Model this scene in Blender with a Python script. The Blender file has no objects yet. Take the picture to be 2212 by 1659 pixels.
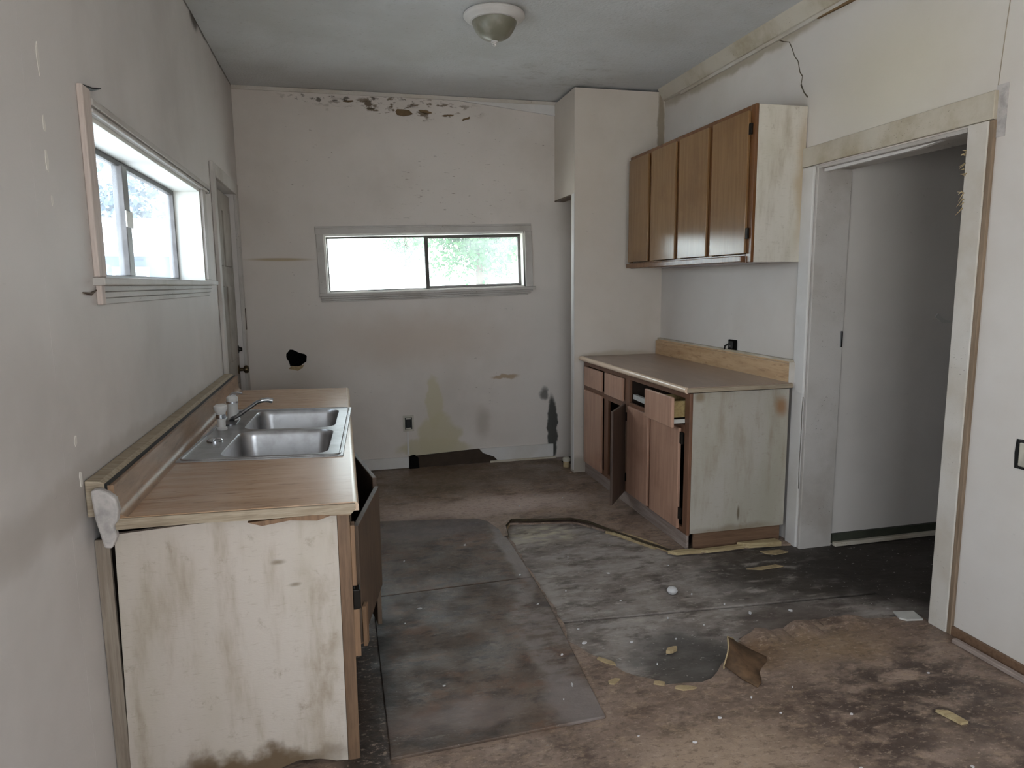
import bpy, bmesh, math, random
from mathutils import Vector, Matrix
from mathutils.geometry import delaunay_2d_cdt

S = bpy.context.scene
COL = S.collection
R_ = random.Random(7)

# ------------------------------------------------------------------ camera
cam_d = bpy.data.cameras.new('camera')
cam_d.sensor_width = 36.0
cam_d.lens = 24.41
cam_d.clip_start = 0.02
cam_d.clip_end = 400
cam = bpy.data.objects.new('camera', cam_d)
COL.objects.link(cam)
cam.matrix_world = Matrix((
    (0.97125660, 0.04401772, -0.23392960, 0.0),
    (-0.23781801, 0.13749855, -0.96152834, 0.0),
    (-0.01015931, 0.98952341, 0.14401458, 1.55),
    (0, 0, 0, 1)))
S.camera = cam

# ------------------------------------------------------------------ world, light, exposure
EXPOSURE = 0.0
SKY = 7.5
S.view_settings.view_transform = 'Standard'
S.view_settings.look = 'None'
S.view_settings.gamma = 1.0
S.view_settings.use_curve_mapping = False
S.view_settings.exposure = EXPOSURE
w = bpy.data.worlds.new('overcast_sky')
S.world = w
w.use_nodes = True
bg = w.node_tree.nodes['Background']
bg.inputs[0].default_value = (0.86, 0.935, 1.0, 1)
bg.inputs[1].default_value = SKY
sun_d = bpy.data.lights.new('bounce_sun', 'SUN')  # added sun: lights the ground so its bounce brightens the ceiling
sun_d.energy = 42.0
sun_d.angle = math.radians(12)
sun_d.color = (1.0, 0.99, 0.98)
sun = bpy.data.objects.new('bounce_sun', sun_d)
COL.objects.link(sun)
sun.rotation_euler = Vector((-0.55, 0.0, -0.83)).to_track_quat('-Z', 'Y').to_euler()
S.cycles.max_bounces = 10
S.cycles.diffuse_bounces = 6
S.cycles.glossy_bounces = 4
S.cycles.transparent_max_bounces = 12
S.cycles.sample_clamp_indirect = 6.0
S.cycles.caustics_reflective = False
S.cycles.caustics_refractive = False


def portal(name, loc, direction, sx, sy):
    """sampling aid for the sky light coming in through a window opening"""
    l = bpy.data.lights.new(name, 'AREA')
    l.shape = 'RECTANGLE'
    l.size, l.size_y = sx, sy
    l.cycles.is_portal = True
    o = bpy.data.objects.new(name, l)
    COL.objects.link(o)
    o.location = loc
    o.rotation_euler = Vector(direction).to_track_quat('-Z', 'Y').to_euler()
    return o


portal('window_light', (-0.95, 3.35, 1.83), (1, 0, 0), 1.8, 0.52)
portal('window_light', (0.71, 6.0, 1.73), (0, -1, 0), 1.68, 0.5)
portal('window_light', (0.60, -1.27, 1.30), (0, 1, 0), 1.8, 1.8)  # unseen rear opening, sized for light from behind
portal('window_light', (-0.93, 0.15, 1.45), (1, 0, 0), 1.7, 1.4)  # unseen left opening, added for side light

# ------------------------------------------------------------------ colour + material helpers


def lin(r, g, b):
    def f(c):
        c /= 255.0
        return c / 12.92 if c <= 0.04045 else ((c + 0.055) / 1.055) ** 2.4
    return (f(r), f(g), f(b), 1.0)


class NT:
    def __init__(self, name, rough=0.6, spec=0.3, metal=0.0):
        self.m = bpy.data.materials.new(name)
        self.m.use_nodes = True
        self.t = self.m.node_tree
        self.b = self.t.nodes['Principled BSDF']
        self.b.inputs['Roughness'].default_value = rough
        self.b.inputs['Specular IOR Level'].default_value = spec
        self.b.inputs['Metallic'].default_value = metal
        tc = self.t.nodes.new('ShaderNodeTexCoord')
        self.P = tc.outputs['Object']

    def n(self, kind, **kw):
        x = self.t.nodes.new(kind)
        for k, v in kw.items():
            setattr(x, k, v)
        return x

    def link(self, a, b):
        self.t.links.new(a, b)

    def mapped(self, scale=(1, 1, 1), loc=(0, 0, 0), rot=(0, 0, 0)):
        m = self.n('ShaderNodeMapping')
        m.inputs['Scale'].default_value = scale
        m.inputs['Location'].default_value = loc
        m.inputs['Rotation'].default_value = rot
        self.link(self.P, m.inputs['Vector'])
        return m.outputs[0]

    def noise(self, scale, stretch=(1, 1, 1), detail=4, rough=0.6, loc=(0, 0, 0), color=False, dist=0.0):
        x = self.n('ShaderNodeTexNoise')
        x.inputs['Scale'].default_value = scale
        x.inputs['Detail'].default_value = detail
        x.inputs['Roughness'].default_value = rough
        x.inputs['Distortion'].default_value = dist
        self.link(self.mapped(stretch, loc), x.inputs['Vector'])
        return x.outputs['Color' if color else 'Fac']

    def ramp(self, fac, lo, hi, a=0.0, b=1.0):
        x = self.n('ShaderNodeMapRange', interpolation_type='SMOOTHSTEP')
        x.inputs['From Min'].default_value = lo
        x.inputs['From Max'].default_value = hi
        x.inputs['To Min'].default_value = a
        x.inputs['To Max'].default_value = b
        self.link(fac, x.inputs['Value'])
        return x.outputs[0]

    def mul(self, a, b, op='MULTIPLY'):
        x = self.n('ShaderNodeMath', operation=op)
        for i, v in enumerate((a, b)):
            if isinstance(v, (int, float)):
                x.inputs[i].default_value = v
            else:
                self.link(v, x.inputs[i])
        return x.outputs[0]

    def mix(self, fac, a, b, mode='MIX'):
        x = self.n('ShaderNodeMix', data_type='RGBA', blend_type=mode)
        if isinstance(fac, (int, float)):
            x.inputs[0].default_value = fac
        else:
            self.link(fac, x.inputs[0])
        for i, v in ((6, a), (7, b)):
            if isinstance(v, (tuple, list)):
                x.inputs[i].default_value = v if len(v) == 4 else (*v, 1)
            else:
                self.link(v, x.inputs[i])
        return x.outputs[2]

    def blob(self, c, r, soft=0.5, warp=0.0, wscale=6.0, speck=None):
        """mask of one stain or tone patch: an ellipsoid round c with radii r, its rim broken up by noise"""
        v = self.P
        if warp:
            nz = self.n('ShaderNodeTexNoise')
            nz.inputs['Scale'].default_value = wscale
            nz.inputs['Detail'].default_value = 4
            self.link(self.P, nz.inputs['Vector'])
            s = self.n('ShaderNodeVectorMath', operation='SUBTRACT')
            self.link(nz.outputs['Color'], s.inputs[0])
            s.inputs[1].default_value = (0.5, 0.5, 0.5)
            k = self.n('ShaderNodeVectorMath', operation='SCALE')
            self.link(s.outputs[0], k.inputs[0])
            k.inputs['Scale'].default_value = warp
            a = self.n('ShaderNodeVectorMath', operation='ADD')
            self.link(self.P, a.inputs[0])
            self.link(k.outputs[0], a.inputs[1])
            v = a.outputs[0]
        s = self.n('ShaderNodeVectorMath', operation='SUBTRACT')
        self.link(v, s.inputs[0])
        s.inputs[1].default_value = c
        d = self.n('ShaderNodeVectorMath', operation='DIVIDE')
        self.link(s.outputs[0], d.inputs[0])
        d.inputs[1].default_value = r
        l = self.n('ShaderNodeVectorMath', operation='LENGTH')
        self.link(d.outputs[0], l.inputs[0])
        f = self.ramp(l.outputs['Value'], 1.0, 1.0 - soft)
        if speck:
            f = self.mul(f, self.ramp(self.noise(speck[0], speck[1] if len(speck) > 1 else (1, 1, 1), 5), *(speck[2] if len(speck) > 2 else (0.48, 0.6))))
        return f

    def color(self, c):
        if isinstance(c, (tuple, list)):
            self.b.inputs['Base Color'].default_value = c
        else:
            self.link(c, self.b.inputs['Base Color'])
        return self

    def bump(self, h, strength=0.2, dist=0.01):
        x = self.n('ShaderNodeBump')
        x.inputs['Strength'].default_value = strength
        x.inputs['Distance'].default_value = dist
        self.link(h, x.inputs['Height'])
        self.link(x.outputs[0], self.b.inputs['Normal'])
        return self

    def rough(self, sock):
        self.link(sock, self.b.inputs['Roughness'])
        return self


def painted(name, base, dirt=lin(120, 108, 92), dirt_amt=0.35, stretch=(1, 1, 3), specks=0.5,
            stains=(), rough=0.55, bump=0.12, scale=1.0, thr=0.70):
    """old wall paint: cloudy dirt, small scuffs, and listed stains"""
    t = NT(name, rough=rough, spec=0.25)
    c = t.mix(t.mul(t.ramp(t.noise(0.9 * scale, detail=5), 0.40, 0.72), dirt_amt), base, dirt)
    c2 = tuple(x * 1.08 for x in base[:3]) + (1,)
    c = t.mix(t.mul(t.ramp(t.noise(2.3 * scale, detail=4, loc=(3, 8, 1)), 0.5, 0.75), 0.4), c, c2)
    if specks:
        st = tuple(stretch)
        f = t.ramp(t.noise(26 * scale, st, 3, 0.5, loc=(5, 2, 7)), thr, thr + 0.06)
        f = t.mul(f, t.ramp(t.noise(1.7 * scale, detail=3, loc=(9, 1, 4)), 0.45, 0.65))
        c = t.mix(t.mul(f, specks), c, lin(70, 62, 52))
    for st in stains:
        cc, rr, colr, amt = st[:4]
        kw = st[4] if len(st) > 4 else {}
        c = t.mix(t.mul(t.blob(cc, rr, **kw), amt), c, colr)
    t.color(c)
    if bump:
        t.bump(t.noise(70 * scale, detail=3), bump, 0.004)
    return t.m


def wood(name, a, b, axis=2, scale=6, rough=0.4, spec=0.4, wear=None, stains=(), grain=0.6):
    t = NT(name, rough=rough, spec=spec)
    st = [9.0, 9.0, 9.0]
    st[axis] = 0.5
    c = t.mix(t.ramp(t.noise(scale, tuple(st), 5, 0.65, dist=0.4), 0.35, 0.68), a, b)
    c = t.mix(t.mul(t.ramp(t.noise(scale * 4, tuple(st), 3), 0.5, 0.66), grain * 0.5), c, tuple(x * 0.55 for x in a[:3]) + (1,))
    if wear:
        c = t.mix(t.mul(t.ramp(t.noise(3.1, detail=5, loc=(2, 5, 3)), 0.48, 0.7), wear[1]), c, wear[0])
    for s_ in stains:
        kw = s_[4] if len(s_) > 4 else {}
        c = t.mix(t.mul(t.blob(s_[0], s_[1], **kw), s_[3]), c, s_[2])
    t.color(c)
    t.bump(t.noise(scale * 3, tuple(st), 3), 0.08, 0.003)
    return t.m


def flat(name, c, rough=0.6, spec=0.3, metal=0.0, var=0.25, vs=14):
    t = NT(name, rough, spec, metal)
    d = tuple(x * (1 - var) for x in c[:3]) + (1,)
    t.color(t.mix(t.ramp(t.noise(vs, detail=4), 0.35, 0.7), c, d))
    return t.m


# ------------------------------------------------------------------ object helpers
def link(o, parent=None):
    COL.objects.link(o)
    if parent:
        o.parent = parent
    return o


def tag(o, label=None, cat=None, group=None, kind=None):
    if label: o['label'] = label
    if cat: o['category'] = cat
    if group: o['group'] = group
    if kind: o['kind'] = kind
    return o


def thing(name, label, cat, loc=(0, 0, 0), rot=(0, 0, 0), group=None):
    o = link(bpy.data.objects.new(name, None))
    o.empty_display_size = 0.05
    o.location = loc
    o.rotation_euler = rot
    return tag(o, label, cat, group)


def setting(name, loc=(0, 0, 0), rot=(0, 0, 0)):
    o = link(bpy.data.objects.new(name, None))
    o.location = loc
    o.rotation_euler = rot
    o['kind'] = 'structure'
    return o


class MB:
    """collects simple solids in one bmesh and links them as one mesh object"""

    def __init__(self):
        self.bm = bmesh.new()

    def face(self, pts):
        try:
            return self.bm.faces.new([self.bm.verts.new(p) for p in pts])
        except ValueError:
            return None

    def hexa(self, p):
        v = [self.bm.verts.new(q) for q in p]
        for f in ((0, 3, 2, 1), (4, 5, 6, 7), (0, 1, 5, 4), (1, 2, 6, 5), (2, 3, 7, 6), (3, 0, 4, 7)):
            self.bm.faces.new([v[i] for i in f])
        return self

    def box(self, x0, x1, y0, y1, z0, z1, rz=0.0, rx=0.0, ry=0.0):
        c = Vector(((x0 + x1) / 2, (y0 + y1) / 2, (z0 + z1) / 2))
        m = Matrix.Rotation(rz, 3, 'Z') @ Matrix.Rotation(ry, 3, 'Y') @ Matrix.Rotation(rx, 3, 'X')
        pts = [(x0, y0, z0), (x1, y0, z0), (x1, y1, z0), (x0, y1, z0), (x0, y0, z1), (x1, y0, z1), (x1, y1, z1), (x0, y1, z1)]
        return self.hexa([c + m @ (Vector(p) - c) for p in pts])

    def prism(self, poly, axis, a, b):
        """polygon in the other two axes, extruded along axis from a to b"""
        def put(p, t):
            q = list(p)
            q.insert(axis, t)
            return q
        va = [self.bm.verts.new(put(p, a)) for p in poly]
        vb = [self.bm.verts.new(put(p, b)) for p in poly]
        self.bm.faces.new(va)
        self.bm.faces.new(list(reversed(vb)))
        n = len(poly)
        for i in range(n):
            self.bm.faces.new([va[i], vb[i], vb[(i + 1) % n], va[(i + 1) % n]])
        return self

    def tube(self, pts, rad, n=12, cap=True):
        pts = [Vector(p) for p in pts]
        rads = rad if isinstance(rad, (list, tuple)) else [rad] * len(pts)
        rings = []
        up = Vector((0.123, 0.05, 1)).normalized()
        for i, p in enumerate(pts):
            d = (pts[min(i + 1, len(pts) - 1)] - pts[max(i - 1, 0)]).normalized()
            a = d.cross(up)
            if a.length < 1e-3:
                a = d.cross(Vector((1, 0, 0)))
            a.normalize()
            b = d.cross(a)
            rings.append([self.bm.verts.new(p + (a * math.cos(2 * math.pi * k / n) + b * math.sin(2 * math.pi * k / n)) * rads[i]) for k in range(n)])
        for r0, r1 in zip(rings, rings[1:]):
            for k in range(n):
                self.bm.faces.new([r0[k], r0[(k + 1) % n], r1[(k + 1) % n], r1[k]])
        if cap:
            self.bm.faces.new(list(reversed(rings[0])))
            self.bm.faces.new(rings[-1])
        return self

    def lathe(self, prof, c=(0, 0, 0), n=32, axis=2):
        """profile of (radius, height) turned round an axis through c"""
        rings = []
        for r, h in prof:
            ring = []
            for k in range(n):
                a = 2 * math.pi * k / n
                q = [r * math.cos(a), r * math.sin(a)]
                q.insert(axis, h)
                ring.append(self.bm.verts.new([q[i] + c[i] for i in range(3)]))
            rings.append(ring)
        for r0, r1 in zip(rings, rings[1:]):
            for k in range(n):
                self.bm.faces.new([r0[k], r0[(k + 1) % n], r1[(k + 1) % n], r1[k]])
        self.bm.faces.new(list(reversed(rings[0])))
        self.bm.faces.new(rings[-1])
        return self

    def build(self, name, mat, parent=None, bevel=0.0, seg=2, smooth=False, loc=None):
        bm = self.bm
        bmesh.ops.recalc_face_normals(bm, faces=bm.faces)
        if bevel:
            ed = [e for e in bm.edges if len(e.link_faces) == 2 and e.calc_face_angle(0) > 0.6]
            bmesh.ops.bevel(bm, geom=ed, offset=bevel, segments=seg, affect='EDGES', profile=0.5, clamp_overlap=True)
        me = bpy.data.meshes.new(name)
        if loc is not None:
            bmesh.ops.translate(bm, vec=-Vector(loc), verts=bm.verts)
        bm.to_mesh(me)
        bm.free()
        me.materials.append(mat)
        if smooth:
            for p in me.polygons:
                p.use_smooth = True
            me.set_sharp_from_angle(angle=0.7)
        o = bpy.data.objects.new(name, me)
        link(o, parent)
        if loc is not None:
            o.location = loc
        return o


def loc_of(p):
    return p.location.copy() if p else Vector((0, 0, 0))


def wall_mesh(mb, axis, p0, p1, us, zs, holes=(), shift=None):
    """slab wall at axis=p0 (room side) .. p1, gridded by us (along) and zs, with cells left open"""
    shift = shift or {}
    def co(i, j, p):
        du, dz = shift.get((i, j), (0, 0))
        q = [us[i] + du, zs[j] + dz]
        q.insert(axis, p)
        return q
    V = {}
    def v(i, j, s):
        if (i, j, s) not in V:
            V[(i, j, s)] = mb.bm.verts.new(co(i, j, (p0, p1)[s]))
        return V[(i, j, s)]
    nu, nz = len(us) - 1, len(zs) - 1
    solid = lambda i, j: 0 <= i < nu and 0 <= j < nz and (i, j) not in holes
    for i in range(nu):
        for j in range(nz):
            if not solid(i, j):
                continue
            for s in (0, 1):
                mb.bm.faces.new([v(i, j, s), v(i + 1, j, s), v(i + 1, j + 1, s), v(i, j + 1, s)])
            for (di, dj, a, b) in ((-1, 0, (i, j), (i, j + 1)), (1, 0, (i + 1, j), (i + 1, j + 1)),
                                   (0, -1, (i, j), (i + 1, j)), (0, 1, (i, j + 1), (i + 1, j + 1))):
                if not solid(i + di, j + dj):
                    mb.bm.faces.new([v(*a, 0), v(*b, 0), v(*b, 1), v(*a, 1)])
    return mb


# ------------------------------------------------------------------ materials
PAINT = lin(202, 193, 183)
MOULD = lin(62, 52, 42)
M = {}
M['wall_left'] = painted('left wall paint', lin(204, 198, 194), dirt=lin(172, 165, 160), dirt_amt=0.5, specks=0.25, stains=[
    ((-0.73, 4.6, 3.05), (0.2, 3.2, 0.035), MOULD, 0.8, dict(warp=0.05, wscale=5)),
    ((-0.73, 4.42, 3.05), (0.2, 0.16, 0.10), MOULD, 0.9, dict(warp=0.08)),
    ((-0.73, 2.6, 0.98), (0.2, 1.8, 0.10), lin(150, 140, 130), 0.4, dict(warp=0.1)),
])
M['wall_back'] = painted('back wall paint', lin(205, 197, 190), dirt=lin(176, 166, 156), dirt_amt=0.5, stretch=(1, 1, 4), specks=0.75, stains=[
    ((0.55, 5.8, 2.93), (0.75, 0.3, 0.11), lin(92, 74, 50), 0.9, dict(warp=0.12, speck=(9, (1, 1, 2.6), (0.53, 0.62)))),
    ((0.2, 5.8, 2.98), (0.7, 0.3, 0.06), MOULD, 0.8, dict(warp=0.1, speck=(14, (1, 1, 2.2), (0.55, 0.62)))),
    ((0.95, 5.8, 2.3), (0.8, 0.3, 0.5), lin(95, 82, 66), 0.7, dict(soft=0.8, speck=(13, (1, 1, 5), (0.64, 0.70)))),
    ((0.76, 5.8, 0.27), (0.20, 0.3, 0.20), lin(184, 175, 148), 0.85, dict(soft=0.25, warp=0.22, wscale=5)),
    ((0.73, 5.8, 0.55), (0.075, 0.3, 0.28), lin(184, 175, 148), 0.8, dict(soft=0.3, warp=0.12, wscale=9)),
    ((0.72, 5.8, 0.15), (0.36, 0.3, 0.10), lin(184, 175, 148), 0.85, dict(soft=0.3, warp=0.16)),
    ((1.35, 5.8, 0.75), (0.16, 0.3, 0.03), lin(150, 120, 80), 0.7, dict(warp=0.08, wscale=12)),
    ((1.775, 5.8, 0.27), (0.055, 0.3, 0.34), lin(62, 62, 58), 0.95, dict(soft=0.3, warp=0.06, wscale=12)),
    ((1.70, 5.8, 0.58), (0.05, 0.3, 0.08), lin(80, 78, 72), 0.8, dict(soft=0.6, warp=0.06, wscale=16)),
    ((1.15, 5.8, 0.35), (0.1, 0.3, 0.2), lin(150, 140, 128), 0.5, dict(soft=0.8, warp=0.08)),
    ((-0.45, 5.8, 1.75), (0.32, 0.3, 0.018), lin(165, 145, 110), 0.8, dict(soft=0.7)),
    ((0.55, 5.8, 1.1), (1.2, 0.3, 0.35), lin(182, 165, 150), 0.6, dict(soft=0.9, warp=0.2)),
])
M['wall_right'] = painted('right wall paint', lin(206, 200, 194), dirt=lin(184, 174, 162), dirt_amt=0.45, stretch=(1, 1, 3), specks=0.2, stains=[
    ((2.55, 4.3, 2.94), (0.2, 1.4, 0.07), lin(140, 125, 95), 0.6, dict(warp=0.1)),
    ((2.55, 2.9, 2.5), (0.2, 0.8, 0.5), lin(204, 195, 172), 0.6, dict(soft=0.9)),
])
M['wall_closet'] = painted('closet wall paint', lin(205, 196, 186), dirt=lin(184, 172, 156), dirt_amt=0.45, specks=0.3, stains=[
    ((2.52, 5.28, 2.75), (0.04, 0.2, 0.5), lin(120, 105, 80), 0.7, dict(warp=0.06, wscale=9)),
    ((1.84, 5.28, 0.05), (0.12, 0.2, 0.10), lin(150, 140, 125), 0.6, dict(warp=0.06)),
    ((2.2, 5.28, 0.95), (0.5, 0.2, 0.06), lin(175, 158, 130), 0.5, dict(warp=0.06)),
])
M['wall_hall'] = painted('hall wall paint', lin(196, 190, 184), dirt=lin(172, 166, 160), dirt_amt=0.4, specks=0.2)
M['wall_rear'] = painted('rear wall paint', lin(200, 192, 182), specks=0)
M['ceiling'] = None
t = NT('ceiling texture paint', rough=0.8, spec=0.1)
c = t.mix(t.ramp(t.noise(1.1, detail=5), 0.35, 0.7), lin(204, 205, 206), lin(190, 190, 188))
c = t.mix(t.mul(t.ramp(t.noise(30, (1, 3, 1), 3), 0.62, 0.74), 0.35), c, lin(120, 112, 100))
c = t.mix(t.mul(t.blob((1.6, 5.1, 3.04), (0.9, 0.7, 0.3), soft=0.7, warp=0.3, speck=(12, (1, 2, 1), (0.5, 0.7))), 0.22), c, lin(110, 100, 85))
t.color(c)
t.bump(t.noise(55, (1, 1, 1), 4), 0.35, 0.01)
M['ceiling'] = t.m
M['trim'] = painted('old trim paint', lin(198, 192, 184), dirt=lin(166, 152, 130), dirt_amt=0.7, stretch=(1, 1, 2), specks=0.6, thr=0.65, scale=2.2, rough=0.5)
M['trim_dirty'] = painted('yellowed trim paint', lin(190, 182, 168), dirt=lin(148, 132, 102), dirt_amt=0.85, specks=0.7, thr=0.65, scale=3.0, rough=0.5)
M['trim_white'] = painted('white trim paint', lin(206, 203, 200), dirt=lin(176, 168, 156), dirt_amt=0.4, specks=0.4, scale=2.5, rough=0.45)
M['trim_grey'] = painted('scuffed jamb paint', lin(186, 181, 176), dirt=lin(150, 140, 128), dirt_amt=0.6, specks=0.8, thr=0.65, scale=2.5, rough=0.5)
M['jamb_white'] = painted('window jamb paint', lin(226, 226, 220), dirt=lin(205, 200, 186), dirt_amt=0.3, specks=0.15, scale=2.5)
M['filler'] = flat('white wall filler', lin(224, 218, 210), rough=0.8, var=0.12)
M['raw_wood'] = wood('bare trim wood', lin(200, 186, 178), lin(188, 172, 162), axis=2, rough=0.6)
M['alu'] = flat('window frame metal', lin(110, 106, 104), rough=0.45, spec=0.5, metal=0.4)
M['alu_dark'] = flat('dark window frame metal', lin(66, 62, 58), rough=0.5, spec=0.4, metal=0.2)
M['black'] = flat('black void', lin(18, 17, 16), rough=0.9, spec=0.05)
M['soot'] = flat('black plastic', lin(30, 29, 28), rough=0.5)
M['ivory'] = flat('ivory plastic', lin(190, 184, 170), rough=0.4)
M['brass'] = flat('aged brass', lin(92, 78, 58), rough=0.4, metal=0.8)
M['dark_metal'] = flat('dark bronze metal', lin(38, 34, 30), rough=0.4, metal=0.6)
M['chrome'] = flat('chrome', lin(205, 206, 210), rough=0.16, metal=1.0, var=0.1)
M['chrome_dull'] = flat('dull chrome', lin(130, 130, 132), rough=0.3, metal=1.0, var=0.3)
M['acrylic'] = flat('clouded white plastic', lin(205, 203, 200), rough=0.3, spec=0.5, var=0.1)
M['rail'] = flat('white drawer rail', lin(200, 198, 192), rough=0.4, var=0.2)
t = NT('brushed steel', rough=0.30, metal=1.0)
t.color(t.mix(t.ramp(t.noise(10, (1, 1, 1), 4), 0.4, 0.7), lin(172, 172, 174), lin(150, 149, 149)))
t.rough(t.ramp(t.noise(18, (0.3, 4, 1), 2), 0.3, 0.7, 0.30, 0.38))
M['steel'] = t.m

M['up_cab'] = wood('upper cabinet varnish', lin(134, 102, 68), lin(124, 93, 60), axis=2, scale=5, rough=0.2, spec=0.55, wear=(lin(112, 80, 52), 0.5), grain=0.15)
M['up_frame'] = wood('upper cabinet frame varnish', lin(116, 78, 48), lin(98, 64, 38), axis=2, scale=6, rough=0.22, spec=0.55)
M['base_cab'] = wood('base cabinet varnish', lin(184, 146, 124), lin(166, 128, 108), axis=2, scale=5, rough=0.34, spec=0.5, wear=(lin(140, 104, 86), 0.5), grain=0.12)
M['base_frame'] = wood('base cabinet frame varnish', lin(122, 88, 68), lin(104, 72, 54), axis=2, scale=6, rough=0.4, spec=0.4)  # frame toned down: shade between the doors is put into its colour
M['kick'] = wood('worn toe board', lin(160, 146, 138), lin(132, 116, 108), axis=1, scale=6, rough=0.5)
M['brown_board'] = wood('brown board', lin(118, 92, 72), lin(98, 74, 56), axis=0, scale=6, rough=0.55)
M['old_brown'] = wood('weathered brown plywood', lin(98, 80, 64), lin(78, 62, 50), axis=2, scale=6, rough=0.55, wear=(lin(62, 52, 44), 0.6))
M['orange_ply'] = wood('split orange plywood', lin(134, 104, 78), lin(112, 86, 64), axis=2, scale=8, rough=0.6)
M['near_stile'] = wood('worn brown stile', lin(122, 96, 74), lin(98, 76, 58), axis=2, scale=7, rough=0.55, wear=(lin(84, 66, 50), 0.6))
M['pale_ply'] = wood('splintered pale wood', lin(184, 166, 128), lin(150, 130, 96), axis=0, scale=12, rough=0.7)
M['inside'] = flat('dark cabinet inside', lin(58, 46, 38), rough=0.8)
M['drawer_ply'] = wood('drawer plywood', lin(168, 146, 100), lin(140, 118, 78), axis=1, scale=8, rough=0.6)


def panel_paint(name, stains, base=lin(196, 186, 166)):
    t = NT(name, rough=0.6, spec=0.2)
    c = t.mix(t.ramp(t.noise(3, (1, 1, 0.35), 5), 0.38, 0.7), base, tuple(x * 0.86 for x in base[:2]) + (base[2] * 0.80, 1))
    c = t.mix(t.mul(t.ramp(t.noise(5, (2.4, 1, 0.5), 5, loc=(4, 1, 8)), 0.46, 0.78), 0.65), c, lin(140, 124, 100))
    c = t.mix(t.mul(t.ramp(t.noise(9, (1.6, 1, 1.4), 6, 0.75, loc=(2, 7, 3)), 0.56, 0.74), 0.5), c, lin(120, 102, 78))
    c = t.mix(t.mul(t.ramp(t.noise(34, (0.7, 1, 3), 4), 0.56, 0.72), 0.22), c, lin(132, 116, 94))
    for s_ in stains:
        kw = s_[4] if len(s_) > 4 else {}
        c = t.mix(t.mul(t.blob(s_[0], s_[1], **kw), s_[3]), c, s_[2])
    t.color(c)
    t.bump(t.noise(60, (1, 1, 4), 3), 0.15, 0.004)
    return t.m


M['panel_left'] = panel_paint('sink cabinet end paint', [
    ((-0.11, 0, 0.42), (0.09, 0.2, 0.42), lin(128, 108, 78), 0.6, dict(soft=0.9, warp=0.2, speck=(9, (1, 1, 0.6), (0.45, 0.65)))),
    ((-0.35, 0, 0.02), (0.36, 0.2, 0.085), lin(92, 72, 46), 0.9, dict(soft=0.6, warp=0.16, wscale=12)),
    ((-0.22, 0, 0.70), (0.03, 0.2, 0.012), lin(110, 96, 76), 0.7, dict(soft=0.9, warp=0.03)),
    ((-0.18, 0, 0.62), (0.025, 0.2, 0.01), lin(110, 96, 76), 0.7, dict(soft=0.9, warp=0.03)),
], base=lin(192, 182, 172))
M['panel_right'] = panel_paint('base cabinet end paint', [
    ((0.58, 0, 0.82), (0.06, 0.2, 0.10), lin(140, 98, 58), 0.8, dict(soft=0.8, warp=0.08)),
    ((0.06, 0, 0.9), (0.05, 0.2, 0.05), lin(120, 100, 70), 0.7, dict(soft=0.8, warp=0.05)),
    ((0.33, 0, 0.2), (0.012, 0.2, 0.06), lin(90, 76, 56), 0.8, dict(soft=0.7)),
    ((0.3, 0, 0.11), (0.4, 0.2, 0.04), lin(110, 92, 66), 0.5, dict(soft=0.8, warp=0.08)),
], base=lin(176, 170, 160))
M['panel_upper'] = panel_paint('upper cabinet end paint', [
    ((0.3, 0, 0.45), (0.06, 0.2, 0.5), lin(170, 146, 110), 0.6, dict(soft=0.9, warp=0.1)),
], base=lin(206, 200, 190))


def laminate(name, a, b, dark, stains=(), rough=0.3, axis=0, marks=0.7):
    t = NT(name, rough=rough, spec=0.5)
    st = [7.0, 7.0, 7.0]
    st[axis] = 0.9
    c = t.mix(t.ramp(t.noise(3.2, tuple(st), 6, 0.7, dist=0.3), 0.36, 0.66), a, b)
    c = t.mix(t.mul(t.ramp(t.noise(9, (1.0, 7.0, 5) if axis == 0 else (7, 1.0, 5), 5, 0.7, loc=(7, 1, 2)), 0.53, 0.68), marks), c, dark)
    c = t.mix(t.mul(t.ramp(t.noise(1.6, detail=4, loc=(1, 5, 2)), 0.4, 0.7), 0.45), c, tuple(x * 0.72 for x in a[:3]) + (1,))
    for s_ in stains:
        kw = s_[4] if len(s_) > 4 else {}
        c = t.mix(t.mul(t.blob(s_[0], s_[1], **kw), s_[3]), c, s_[2])
    t.color(c)
    t.bump(t.noise(5, detail=2, loc=(3, 3, 3)), 0.05, 0.004)
    return t.m


M['lam_left'] = laminate('worn wood print laminate', lin(192, 160, 132), lin(172, 136, 106), lin(118, 84, 60), rough=0.27, marks=0.8, stains=[((0.30, 0.5, 0.03), (0.30, 0.75, 1), lin(214, 190, 172), 0.85, dict(soft=0.9, warp=0.1)), ((-0.18, 0.9, 0.03), (0.24, 1.7, 1), lin(150, 114, 84), 0.6, dict(soft=0.9, warp=0.2))])  # pale patch puts wear and the back window reflection into the colour
M['lam_right'] = laminate('grey brown wood print laminate', lin(158, 136, 120), lin(144, 122, 106), lin(126, 104, 88), rough=0.3, axis=1, marks=0.15)
M['lam_edge'] = laminate('rolled laminate edge', lin(222, 198, 174), lin(212, 186, 160), lin(196, 166, 138), rough=0.22, axis=1, marks=0.2)  # window light reflected on the edge is put into this pale colour
M['splash_right'] = laminate('wood print splashback', lin(200, 168, 130), lin(176, 142, 104), lin(140, 104, 70), rough=0.35, axis=1)
M['splash_left'] = laminate('wood print splashback worn', lin(150, 120, 94), lin(126, 98, 74), lin(92, 68, 50), rough=0.4, axis=1)
M['core'] = wood('chipboard core', lin(170, 156, 136), lin(142, 126, 106), axis=0, scale=14, rough=0.8)
M['caulk'] = flat('grey plaster filler', lin(186, 180, 176), rough=0.7, var=0.35, vs=22)

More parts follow.
